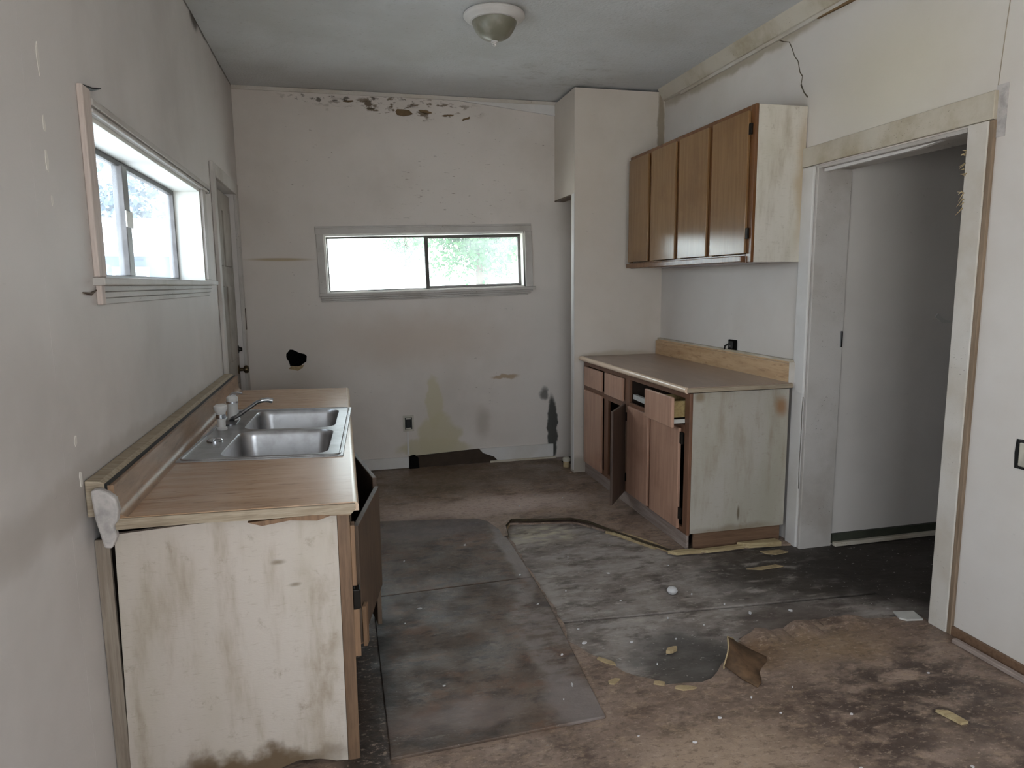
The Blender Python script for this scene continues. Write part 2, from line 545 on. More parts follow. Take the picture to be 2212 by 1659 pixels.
# floor materials
t = NT('dirty brown vinyl', rough=0.5, spec=0.3)
c = t.mix(t.ramp(t.noise(2.2, detail=6, rough=0.7), 0.36, 0.66), lin(152, 132, 118), lin(112, 94, 82))
c = t.mix(t.mul(t.ramp(t.noise(5.0, (1, 1.6, 1), 6, 0.7, loc=(4, 9, 2)), 0.50, 0.66), 0.75), c, lin(72, 57, 48))
c = t.mix(t.mul(t.ramp(t.noise(11, (1, 2, 1), 6, 0.75, loc=(1, 3, 2)), 0.50, 0.66), 0.7), c, lin(160, 138, 116))
for b_ in [((0.6, 5.40, 0), (2.2, 0.60, 1), lin(106, 90, 74), 0.8, dict(soft=0.6, warp=0.3)),
           ((2.1, 2.02, 0), (0.55, 0.34, 1), lin(56, 46, 42), 0.85, dict(soft=0.7, warp=0.4, speck=(7, (1, 1.6, 1), (0.36, 0.56)))),
           ((1.75, 1.85, 0), (0.30, 0.42, 1), lin(62, 50, 45), 0.8, dict(soft=0.7, warp=0.4, speck=(8, (1, 1.6, 1), (0.40, 0.56)))),
           ((2.25, 1.5, 0), (0.6, 0.4, 1), lin(60, 49, 43), 0.85, dict(soft=0.7, warp=0.4, speck=(6, (1, 1.6, 1), (0.38, 0.56)))),
           ((1.15, 1.85, 0), (0.5, 0.30, 1), lin(166, 144, 122), 0.5, dict(soft=0.8, warp=0.3)),
           ((1.95, 2.38, 0), (0.45, 0.2, 1), lin(136, 112, 84), 0.6, dict(soft=0.8, warp=0.3)),
           ((1.62, 2.40, 0), (0.16, 0.16, 1), lin(96, 70, 42), 0.7, dict(soft=0.8, warp=0.2)),
           ((0.9, 4.62, 0), (1.1, 0.26, 1), lin(184, 164, 154), 0.85, dict(soft=0.7, warp=0.2)),
           ((0.02, 2.4, 0), (0.14, 1.6, 1), lin(34, 30, 28), 0.85, dict(soft=0.6, warp=0.1))]:  # last patch: darker band along the sink cabinet foot
    c = t.mix(t.mul(t.blob(b_[0], b_[1], **b_[4]), b_[3]), c, b_[2])
c = t.mix(t.mul(t.ramp(t.noise(26, (1, 1.8, 1), 5, 0.75, loc=(4, 2, 1)), 0.50, 0.64), 0.55), c, lin(84, 68, 58))
c = t.mix(t.mul(t.ramp(t.noise(31, (1, 1.8, 1), 5, 0.75, loc=(9, 2, 5)), 0.54, 0.66), 0.55), c, lin(176, 156, 138))
c = t.mix(t.mul(t.ramp(t.noise(45, (1, 1.5, 1), 3, loc=(8, 8, 1)), 0.66, 0.72), 0.6), c, lin(150, 140, 130))
t.color(c)
t.rough(t.ramp(t.noise(4, detail=5, loc=(6, 6, 6)), 0.35, 0.7, 0.32, 0.7))
t.bump(t.noise(24, detail=5), 0.35, 0.01)
M['vinyl'] = t.m
t = NT('bare subfloor plywood', rough=0.62, spec=0.25)
c = t.mix(t.ramp(t.noise(3.4, (0.8, 1.6, 1), 6, 0.7), 0.34, 0.66), lin(158, 150, 144), lin(116, 106, 99))
c = t.mix(t.mul(t.ramp(t.noise(6, (1, 2, 1), 6, 0.7, loc=(3, 3, 9)), 0.48, 0.66), 0.75), c, lin(80, 70, 64))
c = t.mix(t.mul(t.ramp(t.noise(12, (1, 2.4, 1), 6, 0.7, loc=(7, 1, 9)), 0.52, 0.68), 0.65), c, lin(172, 164, 154))
for b_ in [((1.15, 4.0, 0), (0.28, 0.26, 1), lin(190, 180, 156), 0.75, dict(soft=0.8, warp=0.3, speck=(8, (1, 2, 1), (0.40, 0.6)))),
           ((2.35, 3.1, 0), (0.75, 0.55, 1), lin(52, 45, 39), 0.9, dict(soft=0.6, warp=0.4, speck=(7, (1, 2, 1), (0.28, 0.5)))),
           ((3.1, 3.0, 0), (0.9, 0.7, 1), lin(42, 37, 32), 0.9, dict(soft=0.4, warp=0.2)),
           ((1.35, 2.45, 0), (0.35, 0.3, 1), lin(70, 67, 64), 0.8, dict(soft=0.6, warp=0.3)),
           ((2.0, 2.65, 0), (0.4, 0.2, 1), lin(84, 74, 68), 0.7, dict(soft=0.7, warp=0.3))]:
    c = t.mix(t.mul(t.blob(b_[0], b_[1], **b_[4]), b_[3]), c, b_[2])
c = t.mix(t.mul(t.ramp(t.noise(38, (1, 1.5, 1), 3, loc=(2, 8, 1)), 0.66, 0.72), 0.7), c, lin(176, 170, 164))
t.color(c)
t.bump(t.noise(20, (1, 2, 1), 5), 0.3, 0.01)
M['subfloor'] = t.m
t = NT('dark floor board', rough=0.5, spec=0.3)
c = t.mix(t.ramp(t.noise(2.6, (1, 1, 1), 6, 0.7), 0.36, 0.66), lin(104, 88, 76), lin(78, 65, 56))
c = t.mix(t.mul(t.ramp(t.noise(4.5, (1, 1.5, 1), 6, 0.7, loc=(3, 3, 9)), 0.48, 0.66), 0.85), c, lin(114, 86, 68))
c = t.mix(t.mul(t.ramp(t.noise(7, (1, 1.8, 1), 6, 0.75, loc=(1, 6, 9)), 0.48, 0.64), 0.7), c, lin(56, 48, 44))
c = t.mix(t.mul(t.ramp(t.noise(13, (1, 2, 1), 5, 0.7, loc=(11, 6, 2)), 0.54, 0.68), 0.5), c, lin(124, 112, 104))
for b_ in [((0.80, 2.75, 0), (0.13, 0.75, 1), lin(132, 122, 116), 0.8, dict(soft=0.5, warp=0.25, speck=(9, (1, 2, 1), (0.36, 0.6)))),
           ((0.78, 2.25, 0), (0.14, 0.25, 1), lin(130, 120, 116), 0.75, dict(soft=0.5, warp=0.15)),
           ((0.885, 3.75, 0), (0.06, 0.62, 1), lin(138, 130, 126), 0.75, dict(soft=0.5, warp=0.1)),
           ((0.30, 2.28, 0), (0.4, 0.12, 1), lin(122, 108, 102), 0.65, dict(soft=0.6, warp=0.2)),
           ((0.5, 4.25, 0), (0.5, 0.3, 1), lin(110, 102, 102), 0.7, dict(soft=0.8, warp=0.2)),
           ((0.02, 3.0, 0), (0.2, 1.6, 1), lin(30, 27, 25), 0.8, dict(soft=0.7, warp=0.1))]:  # boards get darker towards the sink cabinet
    c = t.mix(t.mul(t.blob(b_[0], b_[1], **b_[4]), b_[3]), c, b_[2])
c = t.mix(t.mul(t.ramp(t.noise(38, (1, 1.5, 1), 3, loc=(2, 8, 1)), 0.67, 0.73), 0.5), c, lin(140, 134, 128))
t.color(c)
t.rough(t.ramp(t.noise(4, detail=5, loc=(6, 6, 6)), 0.35, 0.7, 0.34, 0.65))
t.bump(t.noise(22, (1, 1.6, 1), 5), 0.3, 0.01)
M['board'] = t.m
M['chip'] = flat('plaster crumb', lin(198, 196, 196), rough=0.8, var=0.15)
M['chip_tan'] = flat('torn vinyl backing', lin(168, 148, 114), rough=0.8, var=0.3, vs=30)
M['scrap_white'] = flat('white board scrap', lin(186, 184, 178), rough=0.7, var=0.15)


def glass(name, milky, tint):
    m = bpy.data.materials.new(name)
    m.use_nodes = True
    nt = m.node_tree
    nt.nodes.remove(nt.nodes['Principled BSDF'])
    out = nt.nodes['Material Output']
    tr = nt.nodes.new('ShaderNodeBsdfTransparent')
    tr.inputs[0].default_value = tint
    tl = nt.nodes.new('ShaderNodeBsdfTranslucent')
    tl.inputs[0].default_value = (0.85, 0.9, 0.95, 1)
    gl = nt.nodes.new('ShaderNodeBsdfGlossy')
    gl.inputs['Roughness'].default_value = 0.05
    tc = nt.nodes.new('ShaderNodeTexCoord')
    nz = nt.nodes.new('ShaderNodeTexNoise')
    nz.inputs['Scale'].default_value = 2.5
    nt.links.new(tc.outputs['Object'], nz.inputs['Vector'])
    mr = nt.nodes.new('ShaderNodeMapRange')
    mr.inputs['From Min'].default_value = 0.3
    mr.inputs['From Max'].default_value = 0.7
    mr.inputs['To Min'].default_value = milky * 0.6
    mr.inputs['To Max'].default_value = milky * 1.4
    nt.links.new(nz.outputs['Fac'], mr.inputs['Value'])
    m1 = nt.nodes.new('ShaderNodeMixShader')
    nt.links.new(mr.outputs[0], m1.inputs[0])
    nt.links.new(tr.outputs[0], m1.inputs[1])
    nt.links.new(tl.outputs[0], m1.inputs[2])
    m2 = nt.nodes.new('ShaderNodeMixShader')
    fr = nt.nodes.new('ShaderNodeFresnel')
    fr.inputs[0].default_value = 1.45
    geo = nt.nodes.new('ShaderNodeNewGeometry')
    inv = nt.nodes.new('ShaderNodeMath')
    inv.operation = 'SUBTRACT'
    inv.inputs[0].default_value = 1.0
    nt.links.new(geo.outputs['Backfacing'], inv.inputs[1])
    mm = nt.nodes.new('ShaderNodeMath')
    mm.operation = 'MULTIPLY'
    nt.links.new(fr.outputs[0], mm.inputs[0])
    nt.links.new(inv.outputs[0], mm.inputs[1])
    nt.links.new(mm.outputs[0], m2.inputs[0])
    nt.links.new(m1.outputs[0], m2.inputs[1])
    nt.links.new(gl.outputs[0], m2.inputs[2])
    nt.links.new(m2.outputs[0], out.inputs['Surface'])
    return m


M['glass_left'] = glass('dusty window glass', 0.07, (0.90, 0.94, 0.98, 1))
M['glass_back'] = glass('window glass', 0.06, (0.95, 0.98, 0.96, 1))

# ------------------------------------------------------------------ the room shell
XL, XR, YB, YR, ZC = -0.73, 2.55, 5.80, -1.10, 3.04

# left wall: window and door opening, plus an unseen opening added for light
mb = MB()
wall_mesh(mb, 0, XL, XL - 0.18, [YR, -0.7, 1.0, 2.46, 4.232, 4.67, 5.54, YB], [-0.03, 0.75, 1.575, 2.08, 2.15, 2.21, ZC],
          holes={(1, 1), (1, 2), (1, 3), (3, 2), (5, 0), (5, 1), (5, 2), (5, 3), (5, 4)})
wl = tag(mb.build('wall_left', M['wall_left']), kind='structure')

# plasterboard joint low on the left wall, its filler flaking off
mb = MB()
pts = []
for k in range(25):
    z = 0.05 + k * 0.12
    pts.append((2.095 + R_.uniform(-0.006, 0.006), z))
poly = pts + [(2.02 + R_.uniform(-0.004, 0.004), p[1]) for p in reversed(pts)]
mb.prism([(a, b) for a, b in poly], 0, XL, XL + 0.0002)
mb.build('joint_tape', M['wall_left'], wl)
for k, (y, z, h) in enumerate([(2.115, 2.30, 0.05), (2.12, 2.13, 0.07), (2.118, 1.97, 0.04), (2.112, 1.88, 0.05), (2.12, 1.78, 0.03), (2.11, 1.13, 0.03), (2.12, 1.02, 0.04)]):
    mb = MB()
    n = 9
    mb.prism([(y + 0.011 * math.cos(a) * R_.uniform(0.5, 1.2), z + 0.6 * h * math.sin(a) * R_.uniform(0.6, 1.1)) for a in [2 * math.pi * i / n for i in range(n)]], 0, XL, XL + 0.0015)
    mb.build('filler_patch', M['filler'], wl)

# back wall: long window, and a hole broken through the plaster
mb = MB()
us = [XL - 0.18, -0.50, -0.24, -0.112, 1.53, 2.69]
zs = [-0.03, 0.83, 1.09, 1.50, 1.955, ZC]
wall_mesh(mb, 1, YB, YB + 0.16, us, zs, holes={(3, 3), (1, 1)},
          shift={(3, 3): (0, -0.012), (4, 3): (0, 0.028), (3, 4): (0, -0.012), (4, 4): (0, 0.028)})
outer, inner = [], []
NH = 24
for k in range(NH):
    a = 2 * math.pi * k / NH
    c_, s_ = math.cos(a), math.sin(a)
    q = 0.13 / max(abs(c_), abs(s_))
    outer.append((-0.37 + c_ * q, YB, 0.96 + s_ * q))
    r = 0.074 * (1 + 0.16 * math.sin(3 * a + 1.0) + R_.uniform(-0.10, 0.10))
    inner.append((-0.37 + c_ * r, YB, 0.962 + s_ * r))
vo = [mb.bm.verts.new(p) for p in outer]
vi = [mb.bm.verts.new(p) for p in inner]
vd = [mb.bm.verts.new((p[0], YB + 0.016, p[2])) for p in inner]
for k in range(NH):
    k2 = (k + 1) % NH
    mb.bm.faces.new([vo[k], vo[k2], vi[k2], vi[k]])
    mb.bm.faces.new([vi[k], vi[k2], vd[k2], vd[k]])
wb = tag(mb.build('wall_back', M['wall_back']), kind='structure')
MB().box(-0.50, -0.24, YB + 0.10, YB + 0.155, 0.83, 1.09).build('wall_cavity', M['black'], wb)
mb = MB()
mb.prism([(-0.43, 0.885), (-0.36, 0.868), (-0.325, 0.89), (-0.31, 0.915), (-0.36, 0.905), (-0.41, 0.91)], 1, YB - 0.004, YB)
mb.build('torn_paper', M['chip_tan'], wb)
# curled flakes of paint under the ceiling
for (x, z, L, h, a) in [(-0.20, 2.955, 0.09, 0.018, -0.7), (0.02, 2.93, 0.07, 0.014, -0.3), (0.28, 2.925, 0.10, 0.016, -0.1), (0.55, 2.895, 0.16, 0.05, -0.1),
                        (0.72, 2.91, 0.12, 0.018, -0.15), (0.90, 2.89, 0.10, 0.016, 0.1), (0.12, 2.96, 0.10, 0.014, 0.05), (1.05, 2.87, 0.09, 0.016, 0.3), (0.42, 2.955, 0.11, 0.014, 0.0)]:
    mb = MB()
    n = 8
    pl = []
    for i in range(n):
        b_ = 2 * math.pi * i / n
        u, v = L / 2 * math.cos(b_) * R_.uniform(0.7, 1.1), 0.62 * h * math.sin(b_) * R_.uniform(0.3, 1.3)
        pl.append((x + u * math.cos(a) - v * math.sin(a), z + u * math.sin(a) + v * math.cos(a)))
    mb.prism(pl, 1, YB - R_.uniform(0.004, 0.012), YB)
    mb.build('paint_flake', M['wall_back'] if R_.random() < 0.45 else flat('bare brown paper', lin(112, 92, 66), rough=0.8), wb)

# right wall with the doorway
mb = MB()
wall_mesh(mb, 0, XR, XR + 0.21, [YR, 2.44, 3.40, YB], [-0.03, 2.165, ZC], holes={(1, 0)})
wr = tag(mb.build('wall_right', M['wall_right']), kind='structure')
# crack in the plaster above the doorway
crack = [(3.815, 2.945), (3.76, 2.915), (3.70, 2.893), (3.672, 2.85), (3.645, 2.80), (3.612, 2.765), (3.590, 2.70), (3.566, 2.672), (3.575, 2.63), (3.545, 2.58), (3.512, 2.548)]
up, dn = [], []
for i, (y, z) in enumerate(crack):
    wd = R_.uniform(0.002, 0.008)
    up.append((y - wd * 0.5, z + wd * 0.6))
    dn.append((y + wd * 0.5, z - wd * 0.6))
mb = MB()
mb.prism(up + dn[::-1], 0, XR - 0.002, XR + 0.001)
mb.build('plaster_crack', flat('open crack', lin(92, 82, 66), rough=0.9), wr)
mb = MB()
mb.prism([(2.335, 2.30), (2.325, 2.46), (2.300, 2.80), (2.297, 2.80), (2.322, 2.46), (2.332, 2.30)], 0, XR - 0.002, XR + 0.001)
mb.build('plaster_crack', flat('hairline crack', lin(160, 148, 130), rough=0.9), wr)
mb = MB().box(XR - 0.004, XR, 2.285, 2.335, 2.10, 2.30)
mb.build('filler_patch', M['caulk'], wr)

# closet block in the far right corner: front wall, and a header over its open side
mb = MB()
wall_mesh(mb, 1, 5.28, 5.36, [1.80, XR], [-0.03, 3.020])
wall_mesh(mb, 0, 1.80, 1.88, [5.36, YB], [2.235, 3.018])
tag(mb.build('wall_closet', M['wall_closet']), kind='structure')
o = MB().box(1.794, 1.802, 5.276, 5.33, 0.02, 2.235).build('trim_1', M['trim_white'], bevel=0.002)
tag(o, kind='structure')
o = MB().box(1.80, 1.88, 5.36, YB, 2.225, 2.237).build('trim_2', M['old_brown'])
tag(o, kind='structure')

# rear wall, behind the camera, with a big unseen window sized for light
mb = MB()
wall_mesh(mb, 1, YR, YR - 0.15, [XL - 0.18, -0.30, 1.50, 2.76], [-0.03, 0.40, 2.20, ZC], holes={(1, 1)})
tag(mb.build('wall_rear', M['wall_rear']), kind='structure')

# hall beyond the doorway
mb = MB()
wall_mesh(mb, 1, 3.405, 3.50, [2.76, 4.60], [-0.03, ZC])
wall_mesh(mb, 0, 4.50, 4.60, [1.6, 3.405], [-0.03, ZC])
wall_mesh(mb, 1, 1.70, 1.60, [2.76, 4.50], [-0.03, ZC])
wh = tag(mb.build('wall_hall', M['wall_hall']), kind='structure')
mb = MB()
mb.prism([(3.40, 1.325), (3.46, 1.29), (3.53, 1.285), (3.60, 1.30), (3.60, 1.32), (3.53, 1.30), (3.47, 1.308), (3.42, 1.345)], 1, 3.398, 3.405)
mb.build('torn_paper', M['scrap_white'], wh)
o = MB().box(2.77, 4.5, 3.385, 3.405, 0.0, 0.055).build('baseboard_hall', flat('dark green trim paint', lin(62, 64, 54), rough=0.6))
tag(o, kind='structure')
o = MB().box(2.77, 4.5, 3.355, 3.385, -0.012, 0.012).build('trim_3', M['trim_dirty'], bevel=0.004)
tag(o, kind='structure')

# ceiling
o = MB().box(XL - 0.18, 4.6, YR - 0.15, YB + 0.16, ZC, ZC + 0.12).build('ceiling', M['ceiling'])
tag(o, kind='structure')

# ------------------------------------------------------------------ floor: slab, bare panels, torn vinyl
fl = tag(MB().box(XL - 0.18, 4.6, YR - 0.15, YB + 0.16, -0.14, -0.034).build('floor', M['black']), kind='structure')


def quad_panel(name, mat, pts, z0, z1, parent, bevel=0.0, top=None):
    mb = MB()
    mb.prism(pts, 2, z0, z1)
    return mb.build(name, mat, parent, bevel=bevel)


quad_panel('subfloor_panel', M['subfloor'], [(0.55, 2.915), (1.01, 2.897), (1.87, 2.833), (2.55, 2.79), (2.55, 4.35), (0.55, 4.35)], -0.034, -0.012, fl, 0.002)
quad_panel('subfloor_panel', M['subfloor'], [(0.55, 2.0), (2.55, 2.0), (2.55, 2.770), (1.87, 2.814), (1.01, 2.878), (0.55, 2.896)], -0.034, -0.013, fl, 0.002)
quad_panel('subfloor_panel', M['subfloor'], [(2.555, 1.6), (4.55, 1.6), (4.55, 3.5), (2.555, 3.5)], -0.034, -0.016, fl, 0.002)


def ragged(pts, amp, step=0.05):
    out = []
    for (a, b) in zip(pts, pts[1:]):
        a, b = Vector(a), Vector(b)
        n = max(1, int((b - a).length / step))
        d = (b - a).normalized()
        nn = Vector((-d.y, d.x))
        for i in range(n):
            p = a.lerp(b, i / n)
            out.append(tuple(p + nn * R_.uniform(-amp, amp) * (0 if i == 0 else 1)))
    out.append(tuple(pts[-1]))
    return out


edge_far = [(2.55, 3.44), (2.30, 3.47), (1.93, 3.47), (1.797, 3.491), (1.70, 3.69), (1.599, 3.878), (1.50, 4.03), (1.403, 4.152), (1.20, 4.19), (1.002, 4.235), (0.944, 4.117)]
edge_mid = [(0.944, 4.117), (0.938, 3.95), (0.938, 3.6), (0.94, 3.3), (0.94, 3.0), (0.93, 2.85), (0.895, 2.706), (0.948, 2.59), (1.037, 2.42), (1.161, 2.29), (1.30, 2.27), (1.402, 2.324), (1.50, 2.40), (1.562, 2.50),
            (1.70, 2.545), (1.89, 2.567), (2.05, 2.60), (2.25, 2.561), (2.55, 2.50)]
poly = [(XL - 0.02, YB + 0.01), (2.56, YB + 0.01)] + ragged(edge_far, 0.006) + ragged(edge_mid, 0.012)[1:] + [(2.56, YR - 0.02), (XL - 0.02, YR - 0.02)]
mb = MB()
cv, ce, cf = delaunay_2d_cdt([Vector(p) for p in poly], [(i, (i + 1) % len(poly)) for i in range(len(poly))], [], 1, 1e-5)[:3]
va = [mb.bm.verts.new((p.x, p.y, 0.0)) for p in cv]
vb_ = [mb.bm.verts.new((p.x, p.y, -0.030)) for p in cv]
for f in cf:
    mb.bm.faces.new([va[i] for i in f])
    mb.bm.faces.new([vb_[i] for i in reversed(f)])
cnt = {}
for f in cf:
    for a, b in zip(f, list(f[1:]) + [f[0]]):
        cnt[(a, b)] = 1
for (a, b) in cnt:
    if (b, a) not in cnt:
        mb.bm.faces.new([va[b], va[a], vb_[a], vb_[b]])
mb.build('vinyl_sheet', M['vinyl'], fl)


def strip_along(name, pts, wid, z0, z1, mat, parent=None, jag=0.006):
    mb = MB()
    a, b = [], []
    for i, p in enumerate(pts):
        p = Vector(p)
        d = (Vector(pts[min(i + 1, len(pts) - 1)]) - Vector(pts[max(i - 1, 0)])).normalized()
        n = Vector((-d.y, d.x))
        a.append(tuple(p + n * (wid / 2 + R_.uniform(-jag, jag))))
        b.append(tuple(p - n * (wid / 2 + R_.uniform(-jag, jag))))
    mb.prism(a + b[::-1], 2, z0, z1)
    return mb.build(name, mat, parent)


strip_along('torn_edge', [(1.74, 3.60), (1.67, 3.735), (1.60, 3.86), (1.56, 3.93)], 0.02, -0.012, 0.004, M['chip_tan'], fl)
strip_along('torn_edge', [(0.946, 4.09), (0.962, 4.16), (1.000, 4.222)], 0.016, -0.012, 0.006, M['chip_tan'], fl)
lip = [(1.86, 3.50), (1.797, 3.505), (1.70, 3.70), (1.599, 3.888), (1.50, 4.04), (1.403, 4.162), (1.20, 4.20), (1.01, 4.245), (0.935, 4.12), (0.918, 3.98)]
mb = MB()
rowsL = []
for i, p in enumerate(lip):
    p = Vector(p)
    d = (Vector(lip[min(i + 1, len(lip) - 1)]) - Vector(lip[max(i - 1, 0)])).normalized()
    n = Vector((-d.y, d.x))
    up_ = 0.030 if 4 <= i <= 8 else 0.018
    up_ *= R_.uniform(0.8, 1.2)
    rowsL.append([(p.x - n.x * 0.05, p.y - n.y * 0.05, 0.0008), (p.x - n.x * 0.015, p.y - n.y * 0.015, up_ * 0.5), (p.x + n.x * 0.016, p.y + n.y * 0.016, up_),
                  (p.x + n.x * 0.018, p.y + n.y * 0.018, up_ - 0.006), (p.x - n.x * 0.012, p.y - n.y * 0.012, up_ * 0.5 - 0.006)])
for a, b in zip(rowsL, rowsL[1:]):
    for k in range(4):
        mb.bm.faces.new([mb.bm.verts.new(p) for p in (a[k], a[k + 1], b[k + 1], b[k])])
bmesh.ops.remove_doubles(mb.bm, verts=mb.bm.verts, dist=0.0004)
mb.build('lifted_edge', M['vinyl'], fl, smooth=True)
mb = MB()  # dark strip painting the shadow gap below the lifted vinyl
for a, b in zip(rowsL, rowsL[1:]):
    pa, pb, na, nb = Vector(a[2]), Vector(b[2]), Vector(a[2]) - Vector(a[1]), Vector(b[2]) - Vector(b[1])
    na.z = nb.z = 0
    na.normalize(); nb.normalize()
    t0, t1 = R_.uniform(0.010, 0.016), R_.uniform(0.010, 0.016)
    dz = Vector((0, 0, 1))
    mb.hexa([pa - dz * t0, pb - dz * t1, pb + nb * 0.004 - dz * t1, pa + na * 0.004 - dz * t0, pa + dz * 0.001, pb + dz * 0.001, pb + nb * 0.004 + dz * 0.001, pa + na * 0.004 + dz * 0.001])
tag(mb.build('torn_edge', flat('vinyl edge with painted shadow', lin(66, 56, 40), rough=0.8, var=0.4, vs=30), fl), 'dark lip of the sheet with its shadow gap painted in')
# curled-up tongue of vinyl at the middle of the floor
mb = MB()
rows = []
for i in range(6):
    u = i / 5
    rows.append([])
    for k in range(9):
        v = k / 8
        x = 1.40 + 0.16 * v + 0.01 * math.sin(9 * v) - 0.10 * u
        y = 2.32 + 0.19 * v - 0.02 * u
        z = 0.002 + 0.085 * (1 - u) ** 1.5 * math.sin(math.pi * min(1, v + 0.08)) + R_.uniform(-0.003, 0.003)
        rows[-1].append((x + 0.03 + 0.1 * u * 1.6, y - 0.12 * u, max(z, 0.001)))
for a, b in zip(rows, rows[1:]):
    for k in range(8):
        mb.bm.faces.new([mb.bm.verts.new(p) for p in (a[k], a[k + 1], b[k + 1], b[k])])
bmesh.ops.remove_doubles(mb.bm, verts=mb.bm.verts, dist=0.0005)
M['flap'] = flat('underside of the vinyl', lin(104, 80, 58), rough=0.75, var=0.5, vs=16)
o = mb.build('torn_flap', M['flap'], fl, smooth=True)
sm = o.modifiers.new('thick', 'SOLIDIFY')
sm.thickness = 0.004
mb = MB()
for r0, r1 in zip(rows[0], rows[0][1:]):
    mb.hexa([Vector(p) for p in ((r0[0] - .006, r0[1], max(r0[2] - .012, 0)), (r1[0] - .006, r1[1], max(r1[2] - .012, 0)), (r1[0], r1[1], max(r1[2] - .012, 0)), (r0[0], r0[1], max(r0[2] - .012, 0)),
                                 (r0[0] - .006, r0[1], r0[2] + .004), (r1[0] - .006, r1[1], r1[2] + .004), (r1[0], r1[1], r1[2] + .004), (r0[0], r0[1], r0[2] + .004))])
mb.build('torn_edge', M['chip_tan'], fl)
# lumpy crest of the torn sheet towards the doorway
for (x0, y0, x1, y1, h) in [(1.62, 2.50, 1.80, 2.53, 0.03), (1.86, 2.53, 2.02, 2.56, 0.035), (2.06, 2.56, 2.28, 2.54, 0.02)]:
    mb = MB()
    g = []
    for i in range(7):
        u = i / 6
        x, y = x0 + (x1 - x0) * u, y0 + (y1 - y0) * u
        hh = h * math.sin(math.pi * u) * R_.uniform(0.6, 1.1) + 0.003
        g.append([(x, y + 0.03, 0.0), (x, y + 0.022 + R_.uniform(-.006, .006), hh), (x, y - 0.015, hh * 0.7), (x, y - 0.09, 0.0005)])
    for a, b in zip(g, g[1:]):
        for k in range(3):
            mb.bm.faces.new([mb.bm.verts.new(p) for p in (a[k], a[k + 1], b[k + 1], b[k])])
    bmesh.ops.remove_doubles(mb.bm, verts=mb.bm.verts, dist=0.0005)
    mb.build('torn_flap', M['vinyl'], fl, smooth=True)

# the two loose boards along the sink cabinet
quad = [(0.168, 4.47), (0.80, 4.362), (0.865, 4.29), (0.925, 4.05), (0.922, 3.374), (0.088, 3.342)]
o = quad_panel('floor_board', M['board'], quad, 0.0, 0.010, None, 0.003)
tag(o, 'dark dirty floor board, the one farther away and nearer the back wall', 'board')
quad = [(0.088, 3.330), (0.922, 3.361), (0.915, 3.05), (0.855, 2.149), (0.093, 2.115)]
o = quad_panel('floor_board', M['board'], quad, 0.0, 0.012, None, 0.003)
tag(o, 'dark dirty floor board, the nearer one beside the sink cabinet end', 'board')

# ------------------------------------------------------------------ trims and baseboards
# board along the top of the right wall, leaning out to the ceiling
mb = MB()
mb.prism([(XR - 0.002, 2.950), (XR - 0.002, 2.972), (XR - 0.045, ZC), (XR - 0.066, ZC), (XR - 0.020, 2.958)], 1, YR, 5.278)
o = mb.build('trim_4', M['trim_dirty'])
tag(o, kind='structure')
mb = MB()
mb.prism([(XR - 0.012, 2.935), (XR, 2.935), (XR, 2.955), (XR - 0.012, 2.957)], 1, YR, 5.0)
o = mb.build('trim_5', M['trim'], bevel=0.002)
tag(o, kind='structure')
mb = MB()
mb.prism([(3.02, 2.930), (3.2, 2.922), (3.45, 2.931), (3.45, 2.936), (3.02, 2.936)], 0, XR - 0.012, XR)
o = mb.build('trim_6', flat('bare torn brown trim', lin(122, 96, 66), rough=0.8))
tag(o, kind='structure')
# strip along the top of the back wall, and the sagging wedge of board at its right end
o = MB().box(XL, 1.80, YB - 0.012, YB, 3.008, 3.037, ry=0.0).build('trim_7', M['trim'], bevel=0.002)
tag(o, kind='structure')
mb = MB()
mb.prism([(1.00, 3.005), (1.80, 2.925), (1.80, 2.940), (1.00, 3.012)], 1, YB - 0.016, YB)
mb.prism([(1.06, 3.008), (1.80, 2.940), (1.80, 3.008)], 1, YB - 0.008, YB)
o = mb.build('trim_8', M['trim_white'])
tag(o, kind='structure')
# back wall baseboard: two white lengths with a missing, dark length between
bb = setting('baseboard_back', (0, 0, 0))
MB().box(-0.70, 0.50, YB - 0.018, YB, 0.005, 0.098).build('board', M['trim_white'], bb, bevel=0.002)
mb = MB()
mb.prism([(1.12, 0.128), (1.78, 0.130), (1.78, 0.02), (1.28, 0.005), (1.24, 0.05), (1.14, 0.09)], 1, YB - 0.018, YB)
mb.build('board', M['trim_white'], bb)
mb = MB()
mb.prism([(0.50, 0.0), (1.30, 0.0), (1.26, 0.06), (1.13, 0.10), (1.11, 0.128), (0.50, 0.10)], 1, YB - 0.006, YB)
tag(mb.build('bare_strip', flat('bare dirty wall foot', lin(64, 52, 42), rough=0.8), bb), 'dark bare strip where the board is gone')
mb = MB()
mb.prism([(0.50, 0.0), (0.585, 0.0), (0.58, 0.09), (0.55, 0.118), (0.51, 0.11)], 1, YB - 0.04, YB - 0.018)
tag(mb.build('rotten_end', M['black'], bb, bevel=0.004), 'black rotten end of the board')
o = MB().box(1.20, 1.80, YB - 0.035, YB - 0.018, 0.0, 0.018).build('trim_9', M['trim_dirty'], bevel=0.004)
tag(o, kind='structure')
# right wall, near side: bare wooden baseboard and the loose moulding in front of it
bb = setting('baseboard_right')
MB().box(XR - 0.014, XR, YR, 2.33, 0.0, 0.042).build('board', M['brown_board'], bb, bevel=0.002)
MB().box(XR - 0.05, XR - 0.022, 0.6, 2.27, 0.0, 0.02, rz=0.02).build('loose_moulding', M['kick'], bb, bevel=0.005)

# ------------------------------------------------------------------ doorway on the right: door_1
d1 = setting('door_1', (XR, 2.92, 0))
L1 = (XR, 2.92, 0)


